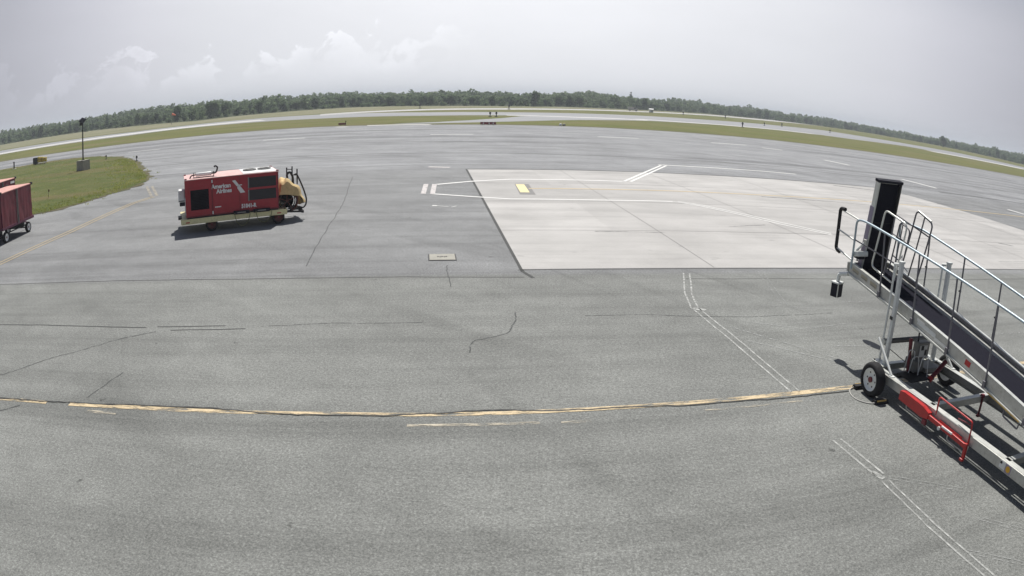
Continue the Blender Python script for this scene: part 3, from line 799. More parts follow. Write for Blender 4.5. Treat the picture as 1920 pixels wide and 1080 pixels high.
def wheel(parent, c, r, wd, axis=(1, 0, 0), rim=None, out=1, holes=5, name='wheel'):
    """tyre and rim as sub-parts of a wheel; out = which way the rim's face looks along the axis"""
    ax = Vector(axis).normalized()
    w_ = MB().tube([Vector(c) - ax * wd * .3, Vector(c) + ax * wd * .3], r * .16, 12, M['dark']).build(name, M['dark'], parent)
    h = wd / 2; k = r
    pr = [(k * .67, -h * .8), (k * .71, -h), (k * .88, -h), (k * .97, -h * .72), (k, -h * .35), (k, h * .35), (k * .97, h * .72), (k * .88, h), (k * .71, h), (k * .67, h * .8), (k * .67, -h * .8)]
    t = MB().lathe(pr, c, ax, 32, M['tyre'])
    for q in (-.28, 0, .28):     # grooves read as fine dark bands
        t.lathe([(k * 1.004, h * q - .004), (k * 1.004, h * q + .004)], c, ax, 32, M['black'])
    t.build('tyre', None, w_)
    rimm = rim or M['hub']
    d = MB(); o = out
    d.lathe([(k * .67, h * .8 * o), (k * .63, h * .86 * o), (k * .58, h * .55 * o), (k * .34, h * .42 * o), (k * .24, h * .55 * o), (.001, h * .56 * o)], c, ax, 32, rimm)
    d.lathe([(k * .67, -h * .8 * o), (k * .60, -h * .5 * o), (.001, -h * .45 * o)], c, ax, 24, rimm)
    u = ax.orthogonal().normalized(); v = ax.cross(u)
    for i in range(holes):
        a_ = 2 * PI * i / holes + .3; p = Vector(c) + (u * math.cos(a_) + v * math.sin(a_)) * k * .42
        d.tube([p + ax * h * .3 * o, p + ax * h * .50 * o], k * .055, 8, M['dark'])
    d.build('rim', None, w_)
    hb = MB().tube([Vector(c) + ax * h * .5 * o, Vector(c) + ax * h * .85 * o], k * .17, 12, M['red_dark'])
    hb.build('hub_cap', None, w_)
    return w_

# ------------------------------------------------------------------ boarding ramp (local: x across, y towards the raised end, z up)
RA = R(9.8)
def c_s(c, s): return (c * math.cos(RA) - s * math.sin(RA), c * math.sin(RA) + s * math.cos(RA), 0)
rp = thing('boarding_ramp', 'silver wheeled aircraft boarding ramp with black tread, handrails and raised bridge plate', 'boarding ramp', c_s(9.55, 9.82), RA)
DT = lambda y: 2.11 - .139 * (2.1 - y)             # top of the side stringers
LOW = -9.6
for sx in (-1, 1):
    m = MB()
    m.beam((sx * .95, .42, .41), (sx * .95, -8.6, .41), .075, .18, M['alu'], b=.006)
    m.beam((sx * (.95 - .05), .42, .50), (sx * (.95 - .05), -8.6, .50), .14, .012, M['alu_bright'])
    m.beam((sx * (.95 - .05), .42, .322), (sx * (.95 - .05), -8.6, .322), .14, .012, M['alu'])
    m.build('side_rail', None, rp)
for y, hh in ((.36, .12), (-1.66, .13), (-3.95, .13), (-6.3, .13)):
    m = MB().beam((-.905, y, .43), (.905, y, .43), .10, hh, M['alu'], b=.006)
    m.beam((-.905, y, .43 + hh / 2 + .006), (.905, y, .43 + hh / 2 + .006), .12, .010, M['alu_bright'])
    m.build('cross_beam', None, rp)
MB().tube([(-1.1, 0, .345), (1.1, 0, .345)], .04, 12, M['dark']).beam((-.9, 0, .40), (.9, 0, .40), .09, .07, M['grey_metal']).build('axle', None, rp)
wheel(rp, (-1.16, 0, .345), .345, .215, (1, 0, 0), M['hub'], -1, 6)
wheel(rp, (1.13, 0, .345), .345, .215, (1, 0, 0), M['hub'], 1, 6)
# lift masts on both sides, with braces
for sx in (-1, 1):
    x = sx * .73
    m = MB()
    m.beam((x, .22, .50), (x, .22, 2.60), .085, .085, M['white_p'], b=.008, up=(0, 1, 0))
    m.tube([(x, .43, .50), (x, .43, 2.52)], .024, 10, M['white_p'])
    m.tube([(x, .29, 2.56), (x, .45, 2.53)], .03, 8, M['white_p'])
    m.box((x, .22, 2.62), (.11, .11, .04), None, M['white_p'], .006)
    m.box((x, .34, .525), (.22, .42, .03), None, M['alu_bright'], .004)
    m.box((x, .24, 1.50), (.10, .10, .07), None, M['dark'], .006)
    for b in (-.1, .1):
        m.tube([(x + b * .8, .5, .53), (x + b * .8, .5, .56)], .018, 8, M['dark'])
    m.build('mast', None, rp)
    m = MB().tube([(x - sx * -.16 * 1, .40, 1.05), (sx * .93, -.30, .52)], .028, 8, M['white_p'])
    m.box((sx * .93, -.32, .515), (.10, .12, .012), None, M['white_p'])
    m.build('brace', None, rp)
MB().tube([(-.69, .42, .95), (.69, .42, .95)], .055, 14, M['grey_metal']).tube([(-.74, .42, .95), (-.69, .42, .95)], .07, 14, M['alu_bright']).build('cross_tube', None, rp)
MB().tube([(-.70, .42, .90), (-.1, .2, .52)], .008, 6, M['dark']).build('stay_cable', None, rp)
# deck: two stringers, black tread, kerbs
for sx in (-1, 1):
    m = MB()
    x = sx * .6
    m.beam((x, 2.22, DT(2.22) - .115), (x, LOW, DT(LOW) - .115), .035, .23, M['alu'])
    m.beam((x - sx * .025, 2.22, DT(2.22) + .004), (x - sx * .025, LOW, DT(LOW) + .004), .085, .014, M['alu_bright'])
    m.beam((x + sx * .03, 2.20, DT(2.20) - .235), (x + sx * .03, LOW, DT(LOW) - .235), .07, .03, M['alu_bright'])
    m.beam((x - sx * .02, 2.20, DT(2.20) - .262), (x - sx * .02, LOW, DT(LOW) - .262), .11, .02, M['dark'])
    m.build('stringer', None, rp)
    k = MB()
    x2 = sx * .50
    k.beam((x2, 2.1, DT(2.1) - .115), (x2, LOW, DT(LOW) - .115), .10, .05, M['alu'])
    k.beam((sx * .447, 2.1, DT(2.1) - .125), (sx * .447, LOW, DT(LOW) - .125), .012, .08, M['alu_bright'])
    k.beam((sx * .565, 2.1, DT(2.1) - .04), (sx * .565, LOW, DT(LOW) - .04), .018, .05, M['alu_dull'])
    k.build('kerb', None, rp)
m = MB().beam((0, 2.22, DT(2.22) - .165), (0, LOW, DT(LOW) - .165), 1.14, .03, M['tread'])
for i in range(0):
    y = 2.15 - i * .195
    if y < LOW + .2: break
    m.beam((-.43, y, DT(y) - .148), (.43, y, DT(y) - .148), .02, .004, M['black'])
m.build('deck', None, rp)
for y in (1.3, -.2, -1.7, -3.2, -4.7, -6.2):
    MB().beam((-.57, y, DT(y) - .215), (.57, y, DT(y) - .215), .06, .07, M['alu']).build('deck_bearer', None, rp)
MB().box((0, 2.25, DT(2.25) - .12), (1.27, .05, .20), None, M['alu'], .006).build('end_plate', None, rp)
# lift slots, stickers and reflector on the near stringer
def on_stringer(m, y, dz, wy, wz, mat, x=-.6195):
    c = Vector((x, y, DT(y) + dz)); u = Vector((0, 1, .139)).normalized(); v = Vector((0, -.139, 1)).normalized()
    m.prism([c - u * wy / 2 - v * wz / 2, c + u * wy / 2 - v * wz / 2, c + u * wy / 2 + v * wz / 2, c - u * wy / 2 + v * wz / 2], (-.003, 0, 0), mat)
m = MB()
for y in (1.93, 1.58, 1.22): on_stringer(m, y, -.10, .25, .085, M['slot']); on_stringer(m, y, -.125, .20, .02, M['grey_metal'], -.623)
m.build('lifting_slot', None, rp)
m = MB(); on_stringer(m, -.75, -.11, .62, .085, M['white_p']); on_stringer(m, -.55, -.07, .26, .05, M['sticker_w'], -.623); m.build('worn_lettering_patch', None, rp)
m = MB(); on_stringer(m, -1.28, -.15, .5, .05, M['sticker_w']); m.build('worn_strip', None, rp)
m = MB(); on_stringer(m, -2.1, -.10, .16, .10, M['red'])
m.build('reflector', None, rp)
m = MB(); on_stringer(m, -3.3, -.245, .95, .02, M['chock_y'], -.668); m.build('warning_stripe', None, rp)
# handrails
def hz_n(y): return 3.07 - .108 * (1.45 - y)
def hz_f(y): return 3.10 - .145 * (1.11 - y)
near = fillet([(-.62, 2.13, 2.0), (-.62, 2.11, 3.07), (-.62, 1.85, 3.10), (-.62, 1.43, 3.065), (-.62, LOW, hz_n(LOW))], .16)
MB().tube(near, .025, 10, M['alu_rail']).build('handrail', None, rp)
far = fillet([(.62, 2.0, 2.0), (.62, 1.98, 3.14), (.62, 1.11, 3.10), (.62, LOW, hz_f(LOW))], .16)
MB().tube(far, .025, 10, M['alu_rail']).build('handrail', None, rp)
for y in (1.0, -.22, -1.42, -2.62, -3.82, -5.02, -6.22):
    m = MB().tube([(-.63, y - .06, DT(y) - .24), (-.62, y + .04, hz_n(y))], .019, 8, M['alu_dull'])
    m.box((-.645, y - .05, DT(y) - .19), (.05, .07, .13), None, M['alu_dull'], .006)
    m.build('rail_post', None, rp)
for y in (.88, -.35, -1.55, -2.75, -3.95, -5.15, -6.35):
    m = MB().tube([(.62, y - .03, DT(y) - .2), (.62, y, hz_f(y))], .019, 8, M['alu_dull'])
    m.box((.64, y, DT(y) - .15), (.05, .07, .13), None, M['alu_dull'], .006)
    if y > -2: m.box((.645, y + .02, DT(y) + .42), (.05, .05, .035), None, M['dark'], .006)
    m.build('rail_post', None, rp)
MB().tube([(-.62, 2.15, 2.64), (-.64, .34, 2.49)], .016, 8, M['alu_dull']).build('middle_rail', None, rp)
# extending buffer rail at the raised end
m = MB().tube([(-.62, 2.72, 3.17), (-.62, 2.02, 3.08)], .02, 8, M['alu_bright']).tube([(-.62, 2.82, 2.72), (-.62, 2.12, 2.62)], .02, 8, M['alu_bright']).tube([(-.62, 2.76, 2.30), (-.62, 2.14, 2.18)], .02, 8, M['alu_bright'])
ext = m.build('extension_rail', None, rp)
pad = fillet([(-.62, 2.60, 3.20), (-.62, 2.80, 3.20), (-.62, 2.83, 2.28), (-.62, 2.66, 2.24)], .10, 5)
MB().tube(pad, .042, 12, M['black']).build('buffer_pad', None, ext)
# inner gates
g = MB()
g.tube(fillet([(-.46, .80, 2.06), (-.46, 1.58, 2.20), (-.46, 1.30, 3.45), (-.46, .50, 3.30), (-.46, .72, 2.12)], .12), .021, 8, M['alu_bright'])
g.tube([(-.46, .95, 3.37), (-.46, 1.10, 2.12)], .017, 8, M['alu_dull'])
g.build('gate', None, rp)
g = MB()
g.tube(fillet([(.48, 1.62, 2.10), (.48, 1.28, 3.50), (.48, .68, 3.32), (.48, 1.00, 1.99)], .12), .020, 8, M['alu_dull'])
g.tube([(.48, 1.22, 3.49), (.48, .74, 3.36)], .022, 8, M['alu_bright'])
g.tube([(.48, .98, 3.42), (.48, 1.31, 2.05)], .018, 8, M['alu_dull'])
g.tube([(.48, 2.05, 3.26), (.48, .72, 3.02)], .017, 8, M['alu_dull']); g.tube([(.48, 2.1, 2.82), (.48, .82, 2.60)], .017, 8, M['alu_dull'])
g.tube([(.48, 1.72, 3.2), (.48, 1.86, 2.12)], .015, 8, M['alu_dull'])
g.build('gate', None, rp)
g = MB()
g.tube(fillet([(.10, 1.62, 2.05), (.10, 1.40, 3.20), (.10, 1.02, 3.10), (.10, 1.20, 2.02)], .10), .017, 8, M['alu_dull'])
g.tube([(.10, 1.46, 2.85), (.10, 1.07, 2.76)], .014, 8, M['alu_dull']); g.tube([(.10, 1.54, 2.45), (.10, 1.14, 2.36)], .014, 8, M['alu_dull'])
g.build('inner_gate', None, rp)
MB().tube([(.1, 1.35, 2.3), (.2, 1.3, 2.5), (.12, 1.2, 2.35), (.25, 1.1, 2.2)], .012, 6, M['sticker_w']).build('coiled_cord', None, rp)
# raised bridge plate at the top of the deck
bt, bb = Vector((0, 1.80, 4.02)), Vector((0, 2.16, 1.98))
bd = (bt - bb).normalized(); bn = Vector((0, -bd.z, bd.y)) * -1
def plate(m, x0, x1, t0, t1, n0, n1, mat):
    L = (bt - bb).length
    p = [bb + bd * L * t0, bb + bd * L * t1]
    q = [Vector((x0, 0, 0)), Vector((x1, 0, 0))]
    out = Vector((0, -1, 0)); out = (out - bd * out.dot(bd)).normalized()
    m.prism([p[0] + q[0] + out * n0, p[0] + q[1] + out * n0, p[1] + q[1] + out * n0, p[1] + q[0] + out * n0], out * (n1 - n0), mat)
br = MB(); plate(br, -.31, .31, 0, 1, -.03, 0, M['tread']); plate(br, -.30, .30, .52, .53, 0, .005, M['black'])
brp = br.build('bridge_plate', None, rp)
for sx in (-1, 1):
    m = MB(); plate(m, sx * .31 - (.045 if sx < 0 else 0), sx * .31 + (.045 if sx > 0 else 0), 0, .985, -.07, .06, M['alu_bright'] if sx < 0 else M['dark'])
    if sx < 0: plate(m, -.365, -.356, .0, .70, -.09, .05, M['sticker_v'])
    m.build('side_flange', None, brp)
m = MB(); plate(m, -.37, .37, .972, 1.0, -.08, .07, M['black_box']); plate(m, -.25, .25, .962, .97, .0, .012, M['alu_bright']); m.build('top_edge', None, brp)
m = MB(); 
for x in (-.22, 0, .22): m.tube([(x - .08, 2.20, 1.99), (x + .08, 2.20, 1.99)], .03, 8, M['grey_metal'])
m.build('hinge', None, brp)
m = MB().tube([(-.36, 2.02, 2.62), (-.50, 2.18, 2.38)], .028, 8, M['white_p']); m.box((-.37, 2.02, 2.60), (.06, .12, .14), None, M['alu'], .01); m.build('plate_strut', None, rp)
# lamps at the raised end
lb = MB().box((-.44, 2.08, 2.34), (.30, .24, .12), Matrix.Rotation(R(-12), 3, 'X'), M['white_p'], .02)
lb.box((-.44, 2.10, 2.26), (.19, .19, .06), None, M['black_box'], .01); lb.box((-.44, 2.12, 2.383), (.0, .0, .0), None, M['dark'])
lb.box((-.44, 2.10, 2.402), (.17, .10, .006), Matrix.Rotation(R(-12), 3, 'X'), M['dark'])
lb.tube([(-.44, 2.2, 2.33), (-.40, 2.22, 2.15)], .025, 8, M['white_p'])
lb.build('deck_lamp', None, rp)
wl = MB().tube(fillet([(-.63, 2.18, 1.87), (-.66, 2.40, 1.80), (-.68, 2.47, 1.78), (-.68, 2.50, 1.60)], .08), .048, 10, M['white_p']).build('work_lamp', None, rp)
m = MB().box((-.68, 2.50, 1.42), (.21, .21, .31), Matrix.Rotation(R(20), 3, 'Z'), M['black_box'], .02)
for q in (0, 1):
    rot = Matrix.Rotation(R(20), 3, 'Z')
m.build('lamp_head', None, wl)
m = MB().box((-.68, 2.50, 1.59), (.225, .225, .04), Matrix.Rotation(R(20), 3, 'Z'), M['white_p'], .01)
c0 = Matrix.Rotation(R(20), 3, 'Z') @ Vector((-.105, -.105, 0)); m.box(Vector((-.68, 2.50, 1.42)) + c0, (.018, .018, .30), Matrix.Rotation(R(20), 3, 'Z'), M['alu_bright'])
m.build('lamp_cap', None, wl)
# hydraulic pump, hoses and tilt cylinder on the chassis
pp = MB().box((-.10, -.05, .60), (.30, .34, .24), None, M['grey_metal'], .02).box((.12, .05, .86), (.34, .20, .36), None, M['grey_metal'], .02)
pp.box((.10, -.055, .86), (.22, .012, .24), None, M['sticker_w']).box((.06, -.065, .93), (.07, .012, .09), None, M['dark']).box((.17, -.065, .83), (.05, .012, .12), None, M['dark'])
pump = pp.build('hydraulic_pump', None, rp)
MB().tube([(-.24, -.05, .46), (-.24, .06, 1.12)], .045, 10, M['red_dark']).tube([(-.02, .02, .70), (.0, .08, 1.22)], .018, 8, M['black_box']).build('pump_handle', None, pump)
m = MB()
for k_, (a0, b0) in enumerate([(-.30, -.14), (-.16, -.30), (-.34, -.02)]):
    m.tube(fillet([(a0, b0, .46), (a0 + .02, b0 - .03, .80 + .06 * k_), (a0 + .16, b0 - .06, .82 + .04 * k_), (a0 + .2, b0 - .12, .40), (a0 + .02, b0 - .30, .42)], .09, 5), .011, 6, M['sticker_w'])
m.build('hydraulic_hose', None, pump)
m = MB().box((-.2, -.3, .44), (.7, .5, .02), None, M['dark']).box((.35, -.05, .50), (.5, .4, .1), None, M['grey_metal'], .01); m.build('pump_tray', None, pump)
cy = MB().tube([(.08, -.50, .44), (.46, -.50, .78)], .052, 14, M['red_dark']).tube([(.46, -.50, .78), (.60, -.50, 1.30)], .02, 8, M['alu_bright']).tube([(.04, -.5, .41), (.10, -.5, .46)], .065, 12, M['red'])
cy.build('tilt_cylinder', None, rp)
m = MB().tube([(.62, -1.72, .46), (.60, -1.74, .12)], .026, 8, M['red_dark']).box((.60, -1.74, .10), (.10, .07, .04), None, M['red_dark'], .01).box((.62, -1.7, .50), (.10, .08, .07), None, M['red_dark'], .01); m.build('jack_leg', None, rp)
# red steering pole folded along the near rail
m = MB().prism([(-1.10, -.86, .46), (-1.10, -.86, .29), (-1.10, -1.62, .26), (-1.10, -1.82, .30), (-1.10, -1.82, .42), (-1.10, -1.62, .47), (-1.10, -1.0, .485)], (.10, 0, 0), M['red'])
m.beam((-1.06, -1.80, .35), (-1.06, -2.98, .31), .05, .085, M['red'], b=.008)
m.beam((-1.02, -2.1, .395), (-1.02, -2.8, .375), .02, .02, M['red'])
m.beam((-1.06, -2.98, .37), (-1.06, -3.0, .10), .055, .07, M['red'], b=.01, up=(0, 1, 0)); m.box((-1.09, -3.0, .08), (.06, .09, .05), None, M['red'], .01)
m.box((-1.09, -1.75, .22), (.05, .12, .10), None, M['red_dark'], .01)
tb = m.build('tow_bar', None, rp)
MB().tube(fillet([(-.98, -1.92, .42), (-.98, -1.90, .76), (-.98, -2.92, .72), (-1.0, -2.97, .34)], .06), .017, 8, M['red']).tube([(-.98, -2.92, .66), (-.94, -2.5, .60)], .014, 8, M['red_dark']).build('handle', None, tb)
m = MB()
for y in (-2.42,): m.box((-1.095, y, .365), (.03, .32, .04), None, M['sticker_w'], .01)
m.tube([(-1.12, -2.2, .30), (-1.08, -2.2, .30)], .035, 12, M['white_p']); m.build('latch', None, tb)
MB().tube(fillet([(-1.02, -1.05, .32), (-1.02, -1.07, .18), (-1.02, -1.75, .18), (-1.02, -1.78, .32)], .04), .013, 8, M['alu']).build('hand_hold', None, rp)
m = MB().tube(fillet([(-1.02, -2.40, .32), (-1.02, -2.42, .17), (-1.02, -3.0, .17), (-1.02, -3.02, .32)], .04), .013, 8, M['alu'])
m.build('hand_hold', None, rp)
m = MB().tube(fillet([(-.62, -3.30, DT(-3.3) - .26), (-.62, -3.32, DT(-3.3) - .40), (-.62, -3.74, DT(-3.7) - .40), (-.62, -3.76, DT(-3.7) - .24)], .03), .016, 8, M['alu_dull']); m.build('step_bracket', None, rp)
m = MB().box((-.9895, -3.93, .42), (.004, .15, .13), None, M['sticker_w']); m.box((-.9925, -3.89, .45), (.004, .05, .04), None, M['dark']); m.build('inspection_sticker', None, rp)
m = MB().box((-.9895, -4.09, .41), (.004, .15, .15), None, M['sticker_v'])
n = 14; m.prism([(-.9915, -4.09 + .055 * math.cos(2 * PI * i / n), .41 + .055 * math.sin(2 * PI * i / n)) for i in range(n)], (-.003, 0, 0), M['sticker_o']); m.build('round_sticker', None, rp)
for sx, y in ((-1, -5.4), (1, -5.4)):
    MB().beam((sx * .6, y, .5), (sx * .6, y, DT(y) - .25), .07, .07, M['alu'], up=(0, 1, 0)).build('support_leg', None, rp)
MB().beam((-.9, -8.55, .41), (.9, -8.55, .41), .1, .14, M['alu']).tube([(-.6, -8.5, .12), (-.6, -8.5, .4)], .05, 10, M['grey_metal']).tube([(.6, -8.5, 0.0), (.6, -8.5, .4)], .05, 10, M['grey_metal']).tube([(-.6, -8.5, 0.0), (-.6, -8.5, .14)], .05, 10, M['grey_metal']).build('rear_foot', None, rp)

# wheel chocks roped together
ck = thing('wheel_chocks', 'pair of black striped chocks joined by a grey rope, around the near ramp wheel', 'wheel chocks', c_s(8.39, 9.82), RA)
for y, s in ((.37, 1), (-.37, -1)):
    m = MB().prism([(-.16, y + .09 * s, 0), (-.16, y - .07 * s, 0), (-.16, y - .045 * s, .075), (-.16, y + .05 * s, .085)], (.34, 0, 0), M['black'])
    m.box((.0, y + .046 * s + .018 * s, .072), (.24, .03, .012), Matrix.Rotation(R(-62 * s), 3, 'X'), M['chock_y'])
    m.build('chock', None, ck)
m = MB(); pts = [(-.16, .40, .03), (-.28, .36, .012), (-.40, .18, .012), (-.44, -.02, .012), (-.40, -.20, .012), (-.28, -.34, .012), (-.16, -.40, .03)]
m.tube(fillet(pts, .08), .011, 6, M['rope']); m.build('rope', None, ck)

# ------------------------------------------------------------------ ground air start trailer (local: x along the long side, y away, z up)
GA = R(30.75)
au = thing('generator_trailer', 'red box trailer with white airline lettering on a cream frame, tan covered reel behind', 'trailer', (-13.88, 24.15, 0), GA)
W_, D_, Z0, Z1 = 4.04, 2.15, .65, 2.15
m = MB().box((W_ / 2, D_ / 2, (Z0 + Z1) / 2), (W_, D_, Z1 - Z0), None, M['asu_red'], .02)
m.box((W_ / 2, D_ / 2, .63), (W_ - .06, D_ - .06, .10), None, M['dark'])
body = m.build('body', None, au)
m = MB()   # roof skin with a folded lip
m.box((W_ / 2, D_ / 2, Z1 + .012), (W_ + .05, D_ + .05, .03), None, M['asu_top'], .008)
roof = m.build('roof', None, au)
MB().box((3.28, D_ / 2, Z1 + .032), (1.46, D_ - .12, .012), None, M['asu_white']).build('white_roof_panel', None, roof)
for fx in (2.95, 3.60):
    m = MB()
    m.lathe([(.30, 0), (.30, .05), (.27, .055), (.27, .02), (.001, .02)], (fx, 1.25, Z1 + .035), (0, 0, 1), 28, M['grey_metal'])
    for k in range(6): m.beam((fx, 1.25, Z1 + .07), (fx + .28 * math.cos(k * PI / 3), 1.25 + .28 * math.sin(k * PI / 3), Z1 + .07), .05, .008, M['dark'])
    m.build('cooling_fan', None, roof)
for px_, py_ in ((.03, .06), (.03, 1.9), (4.0, 2.0), (4.0, .05)): MB().box((px_, py_, Z1 + .045), (.10, .10, .06), None, M['red_dark'], .012).build('lifting_eye', None, roof)
# front face: framed panels, louvre, seams, grilles
FY = -.003
def facebox(m, x0, x1, z0, z1, t, mat, y=0.0, b=0.0): m.box(((x0 + x1) / 2, y - t / 2, (z0 + z1) / 2), (x1 - x0, t, z1 - z0), None, mat, b)
m = MB(); facebox(m, .15, 1.09, .82, 1.84, .012, M['asu_red'], FY, .004)
door = m.build('access_door', None, body)
m = MB(); facebox(m, .22, 1.02, .93, 1.74, .006, M['louvre'], -.014)
for i in range(13):
    z = .965 + i * .061; m.box((.62, -.026, z), (.76, .022, .012), Matrix.Rotation(R(30), 3, 'X'), M['louvre'])
m.build('louvre_panel', None, door)
m = MB()
for x in (1.155, 1.185): facebox(m, x - .009, x + .009, .68, 2.12, .012, M['red_dark'], FY)
for x in (2.36,): facebox(m, x - .008, x + .008, .68, 2.12, .008, M['red_dark'], FY)
facebox(m, .05, 4.0, .665, .70, .014, M['red_dark'], FY)
facebox(m, 4.0, 4.035, .68, 2.12, .014, M['red_dark'], FY)
m.build('panel_seam', None, body)
for z in (2.02, .76):
    m = MB(); facebox(m, 1.15, 1.20, z - .06, z + .06, .022, M['asu_white'], -.012, .005); m.build('hinge', None, body)
for z0, z1 in ((1.60, 2.01), (1.09, 1.51)):
    m = MB(); facebox(m, 2.76, 3.93, z0, z1, .006, M['grille'], FY)
    facebox(m, 2.72, 2.77, z0 - .02, z1 + .02, .018, M['grey_metal'], FY)
    for i in range(8):
        z = z0 + .03 + i * (z1 - z0 - .06) / 7; m.box((3.35, -.014, z), (1.14, .012, .008), None, M['grille'])
    m.build('cooling_grille', None, body)
# lettering and emblem
text_mesh('American', .235, M['letter'], 'lettering', body, (1.145, -.012, 1.715), (R(90), 0, 0), .002, .0, .98, .93, .010)
text_mesh('Airlines', .235, M['letter'], 'lettering', body, (1.36, -.012, 1.515), (R(90), 0, 0), .002, .0, .98, .93, .010)
text_mesh('51041-R', .215, M['letter'], 'unit_number', body, (2.42, -.012, .815), (R(90), 0, 0), .002, .0, 1.08, .80, .013)
def emb(m, pts, mat): m.prism([(x, -.006, z) for x, z in pts], (0, -.006, 0), mat)
m = MB()
emb(m, [(2.045, 1.955), (2.175, 1.975), (2.335, 1.765), (2.26, 1.70), (2.215, 1.745)], M['letter'])
emb(m, [(2.265, 1.695), (2.345, 1.77), (2.45, 1.775), (2.475, 1.74), (2.37, 1.735), (2.31, 1.66)], M['letter'])
emb(m, [(2.255, 1.68), (2.31, 1.73), (2.385, 1.72), (2.60, 1.44), (2.39, 1.43), (2.255, 1.64)], M['letter'])
m.build('emblem', None, body)
m = MB(); facebox(m, 1.27, 1.54, .945, .985, .006, M['letter'], FY); m.build('data_label', None, body)
# end face at the left
m = MB().box((-.16, 1.05, 1.45), (.30, .62, .50), None, M['asu_white'], .05).box((-.14, 1.05, 1.12), (.24, .56, .16), None, M['black_box'], .02)
m.box((-.15, 1.05, 1.26), (.315, .635, .03), None, M['dark']); m.build('fuel_tank', None, au)
m = MB().box((-.012, D_ / 2, 1.05), (.02, D_ - .3, .7), None, M['asu_white']); m.build('end_panel', None, body)
# cream frame and its fittings
m = MB()
for y in (-.05, D_ + .05): m.beam((-.22, y, .495), (4.36, y, .495), .05, .215, M['cream_frame'], b=.006)
m.beam((-.22, 0, .495), (-.22, D_, .495), .05, .215, M['cream_frame'], b=.006); m.beam((4.36, 0, .495), (4.36, D_, .495), .05, .215, M['cream_frame'], b=.006)
m.box((W_ / 2, D_ / 2, .585), (4.5, D_, .02), None, M['cream_frame'])
frame = m.build('frame', None, au)
for x in (.05, 4.02): MB().box((x, -.079, .47), (.17, .012, .045), None, M['red'], .003).build('side_reflector', None, frame)
for x0, x1 in ((2.06, 2.74), (2.92, 3.62)):
    m = MB().box(((x0 + x1) / 2, -.07, .655), (x1 - x0, .16, .13), None, M['black_box'], .015); m.box(((x0 + x1) / 2, -.155, .665), (.36, .01, .045), None, M['grey_metal']); m.build('cable_tray', None, frame)
for i, (cx_, r_, zb) in enumerate(((2.43, .33, .13), (3.36, .34, .17))):
    m = MB(); pts = [(cx_ + r_ * math.cos(t), -.16 - .02 * math.sin(t), .66 + (.66 - zb) * math.sin(t)) for t in [PI + k * PI / 16 for k in range(17)]]
    m.tube(pts, .014, 6, M['cable']); m.build('hanging_cable', None, frame)
for x in (1.10, 4.02):
    for y, o_ in ((.16, -1), (D_ - .16, 1)):
        wheel(au, (x, y, .27), .27, .20, (0, 1, 0), M['wheel_red'], o_, 5)
m = MB()
for x in (1.10, 4.02): m.beam((x, .2, .27), (x, D_ - .2, .27), .08, .08, M['dark']); m.box((x, .16, .43), (.5, .22, .05), None, M['dark'])
m.beam((.2, D_ / 2, .34), (4.2, D_ / 2, .34), .3, .10, M['dark']); m.build('undercarriage', None, au)
m = MB().box((-.28, .5, .62), (.16, .5, .10), None, M['dark'], .01); m.build('battery_box', None, au)
# silencer on the roof
m = MB()
m.lathe([(.001, 0), (.075, 0), (.08, .02), (.08, .66), (.075, .68), (.001, .68)], (.50, .42, Z1 + .16), (1, 0, 0), 20, M['asu_white'])
sil = m.build('silencer', None, roof)
m = MB().tube(fillet([(.22, .42, Z1 + .0), (.28, .42, Z1 + .14), (.50, .42, Z1 + .16)], .1), .028, 10, M['hose'])
m.build('inlet_pipe', None, sil); m = MB()
m.tube(fillet([(1.18, .42, Z1 + .16), (1.40, .42, Z1 + .16), (1.46, .42, Z1 + .38), (1.36, .42, Z1 + .45), (1.30, .42, Z1 + .40)], .11, 6), .036, 10, M['hose'])
m.build('exhaust_pipe', None, sil)
m = MB()
m.beam((.38, .34, Z1 + .05), (1.30, .34, Z1 + .05), .03, .03, M['dark'])
for x in (.40, 1.28): m.beam((x, .34, Z1 + .03), (x, .34, Z1 + .24), .03, .03, M['dark'], up=(0, 1, 0)); m.beam((x, .34, Z1 + .22), (x, .5, Z1 + .22), .03, .02, M['dark'])
m.build('bracket', None, sil)
# hose reel under its tan cover
CX0, CY0 = 4.42, 1.0
vs = []; fs = []; NU, NV = 26, 12
for i in range(NV):
    t = i / (NV - 1)
    for k in range(NU):
        a = PI * .02 + PI * .96 * k / (NU - 1)
        # a half barrel across the end, its top sagging in folds
        ca, sa = math.cos(a), math.sin(a)
        fold = 1 + .05 * math.sin(a * 9 + t * 5) * (1 - .5 * t) + .04 * noise.noise(Vector((ca * 3, t * 4, sa * 3)))
        x = CX0 + .03 + ca * .80 * fold * (1 if ca > 0 else .5); z = .96 + sa * .78 * fold
        if ca > .1: z -= .62 * (ca - .1) * (.45 + .55 * t)
        y = .32 + t * 1.35
        if i in (0, NV - 1): x = CX0 + (x - CX0) * .86; z = .80 + (z - .80) * .88
        vs.append((x, y, z))
for i in range(NV - 1):
    for k in range(NU - 1): fs.append((i * NU + k, i * NU + k + 1, (i + 1) * NU + k + 1, (i + 1) * NU + k))
m = MB(); m.add(vs, fs, M['canvas'], True)
for i in (0, NV - 1):   # gathered end panels with a dark opening low down
    o = i * NU; c = (CX0 + .06, vs[o][1] + (.05 if i == 0 else -.05), 1.12)
    m.add([c] + vs[o + 3:o + NU - 2], [(0, q + 1, q + 2) for q in range(NU - 6)], M['canvas'], True)
cov = m.build('reel_cover', None, au)
m = MB()
m.lathe([(.44, -.02), (.50, 0), (.50, .05), (.44, .07)], (CX0 + .04, .40, .86), (0, 1, 0), 28, M['wheel_red'])
for r_ in (.34, .41): m.lathe([(r_ + .03, .02), (r_ + .045, .05), (r_ + .03, .08), (r_, .08)], (CX0 + .04, .42, .86), (0, 1, 0), 24, M['hose'])
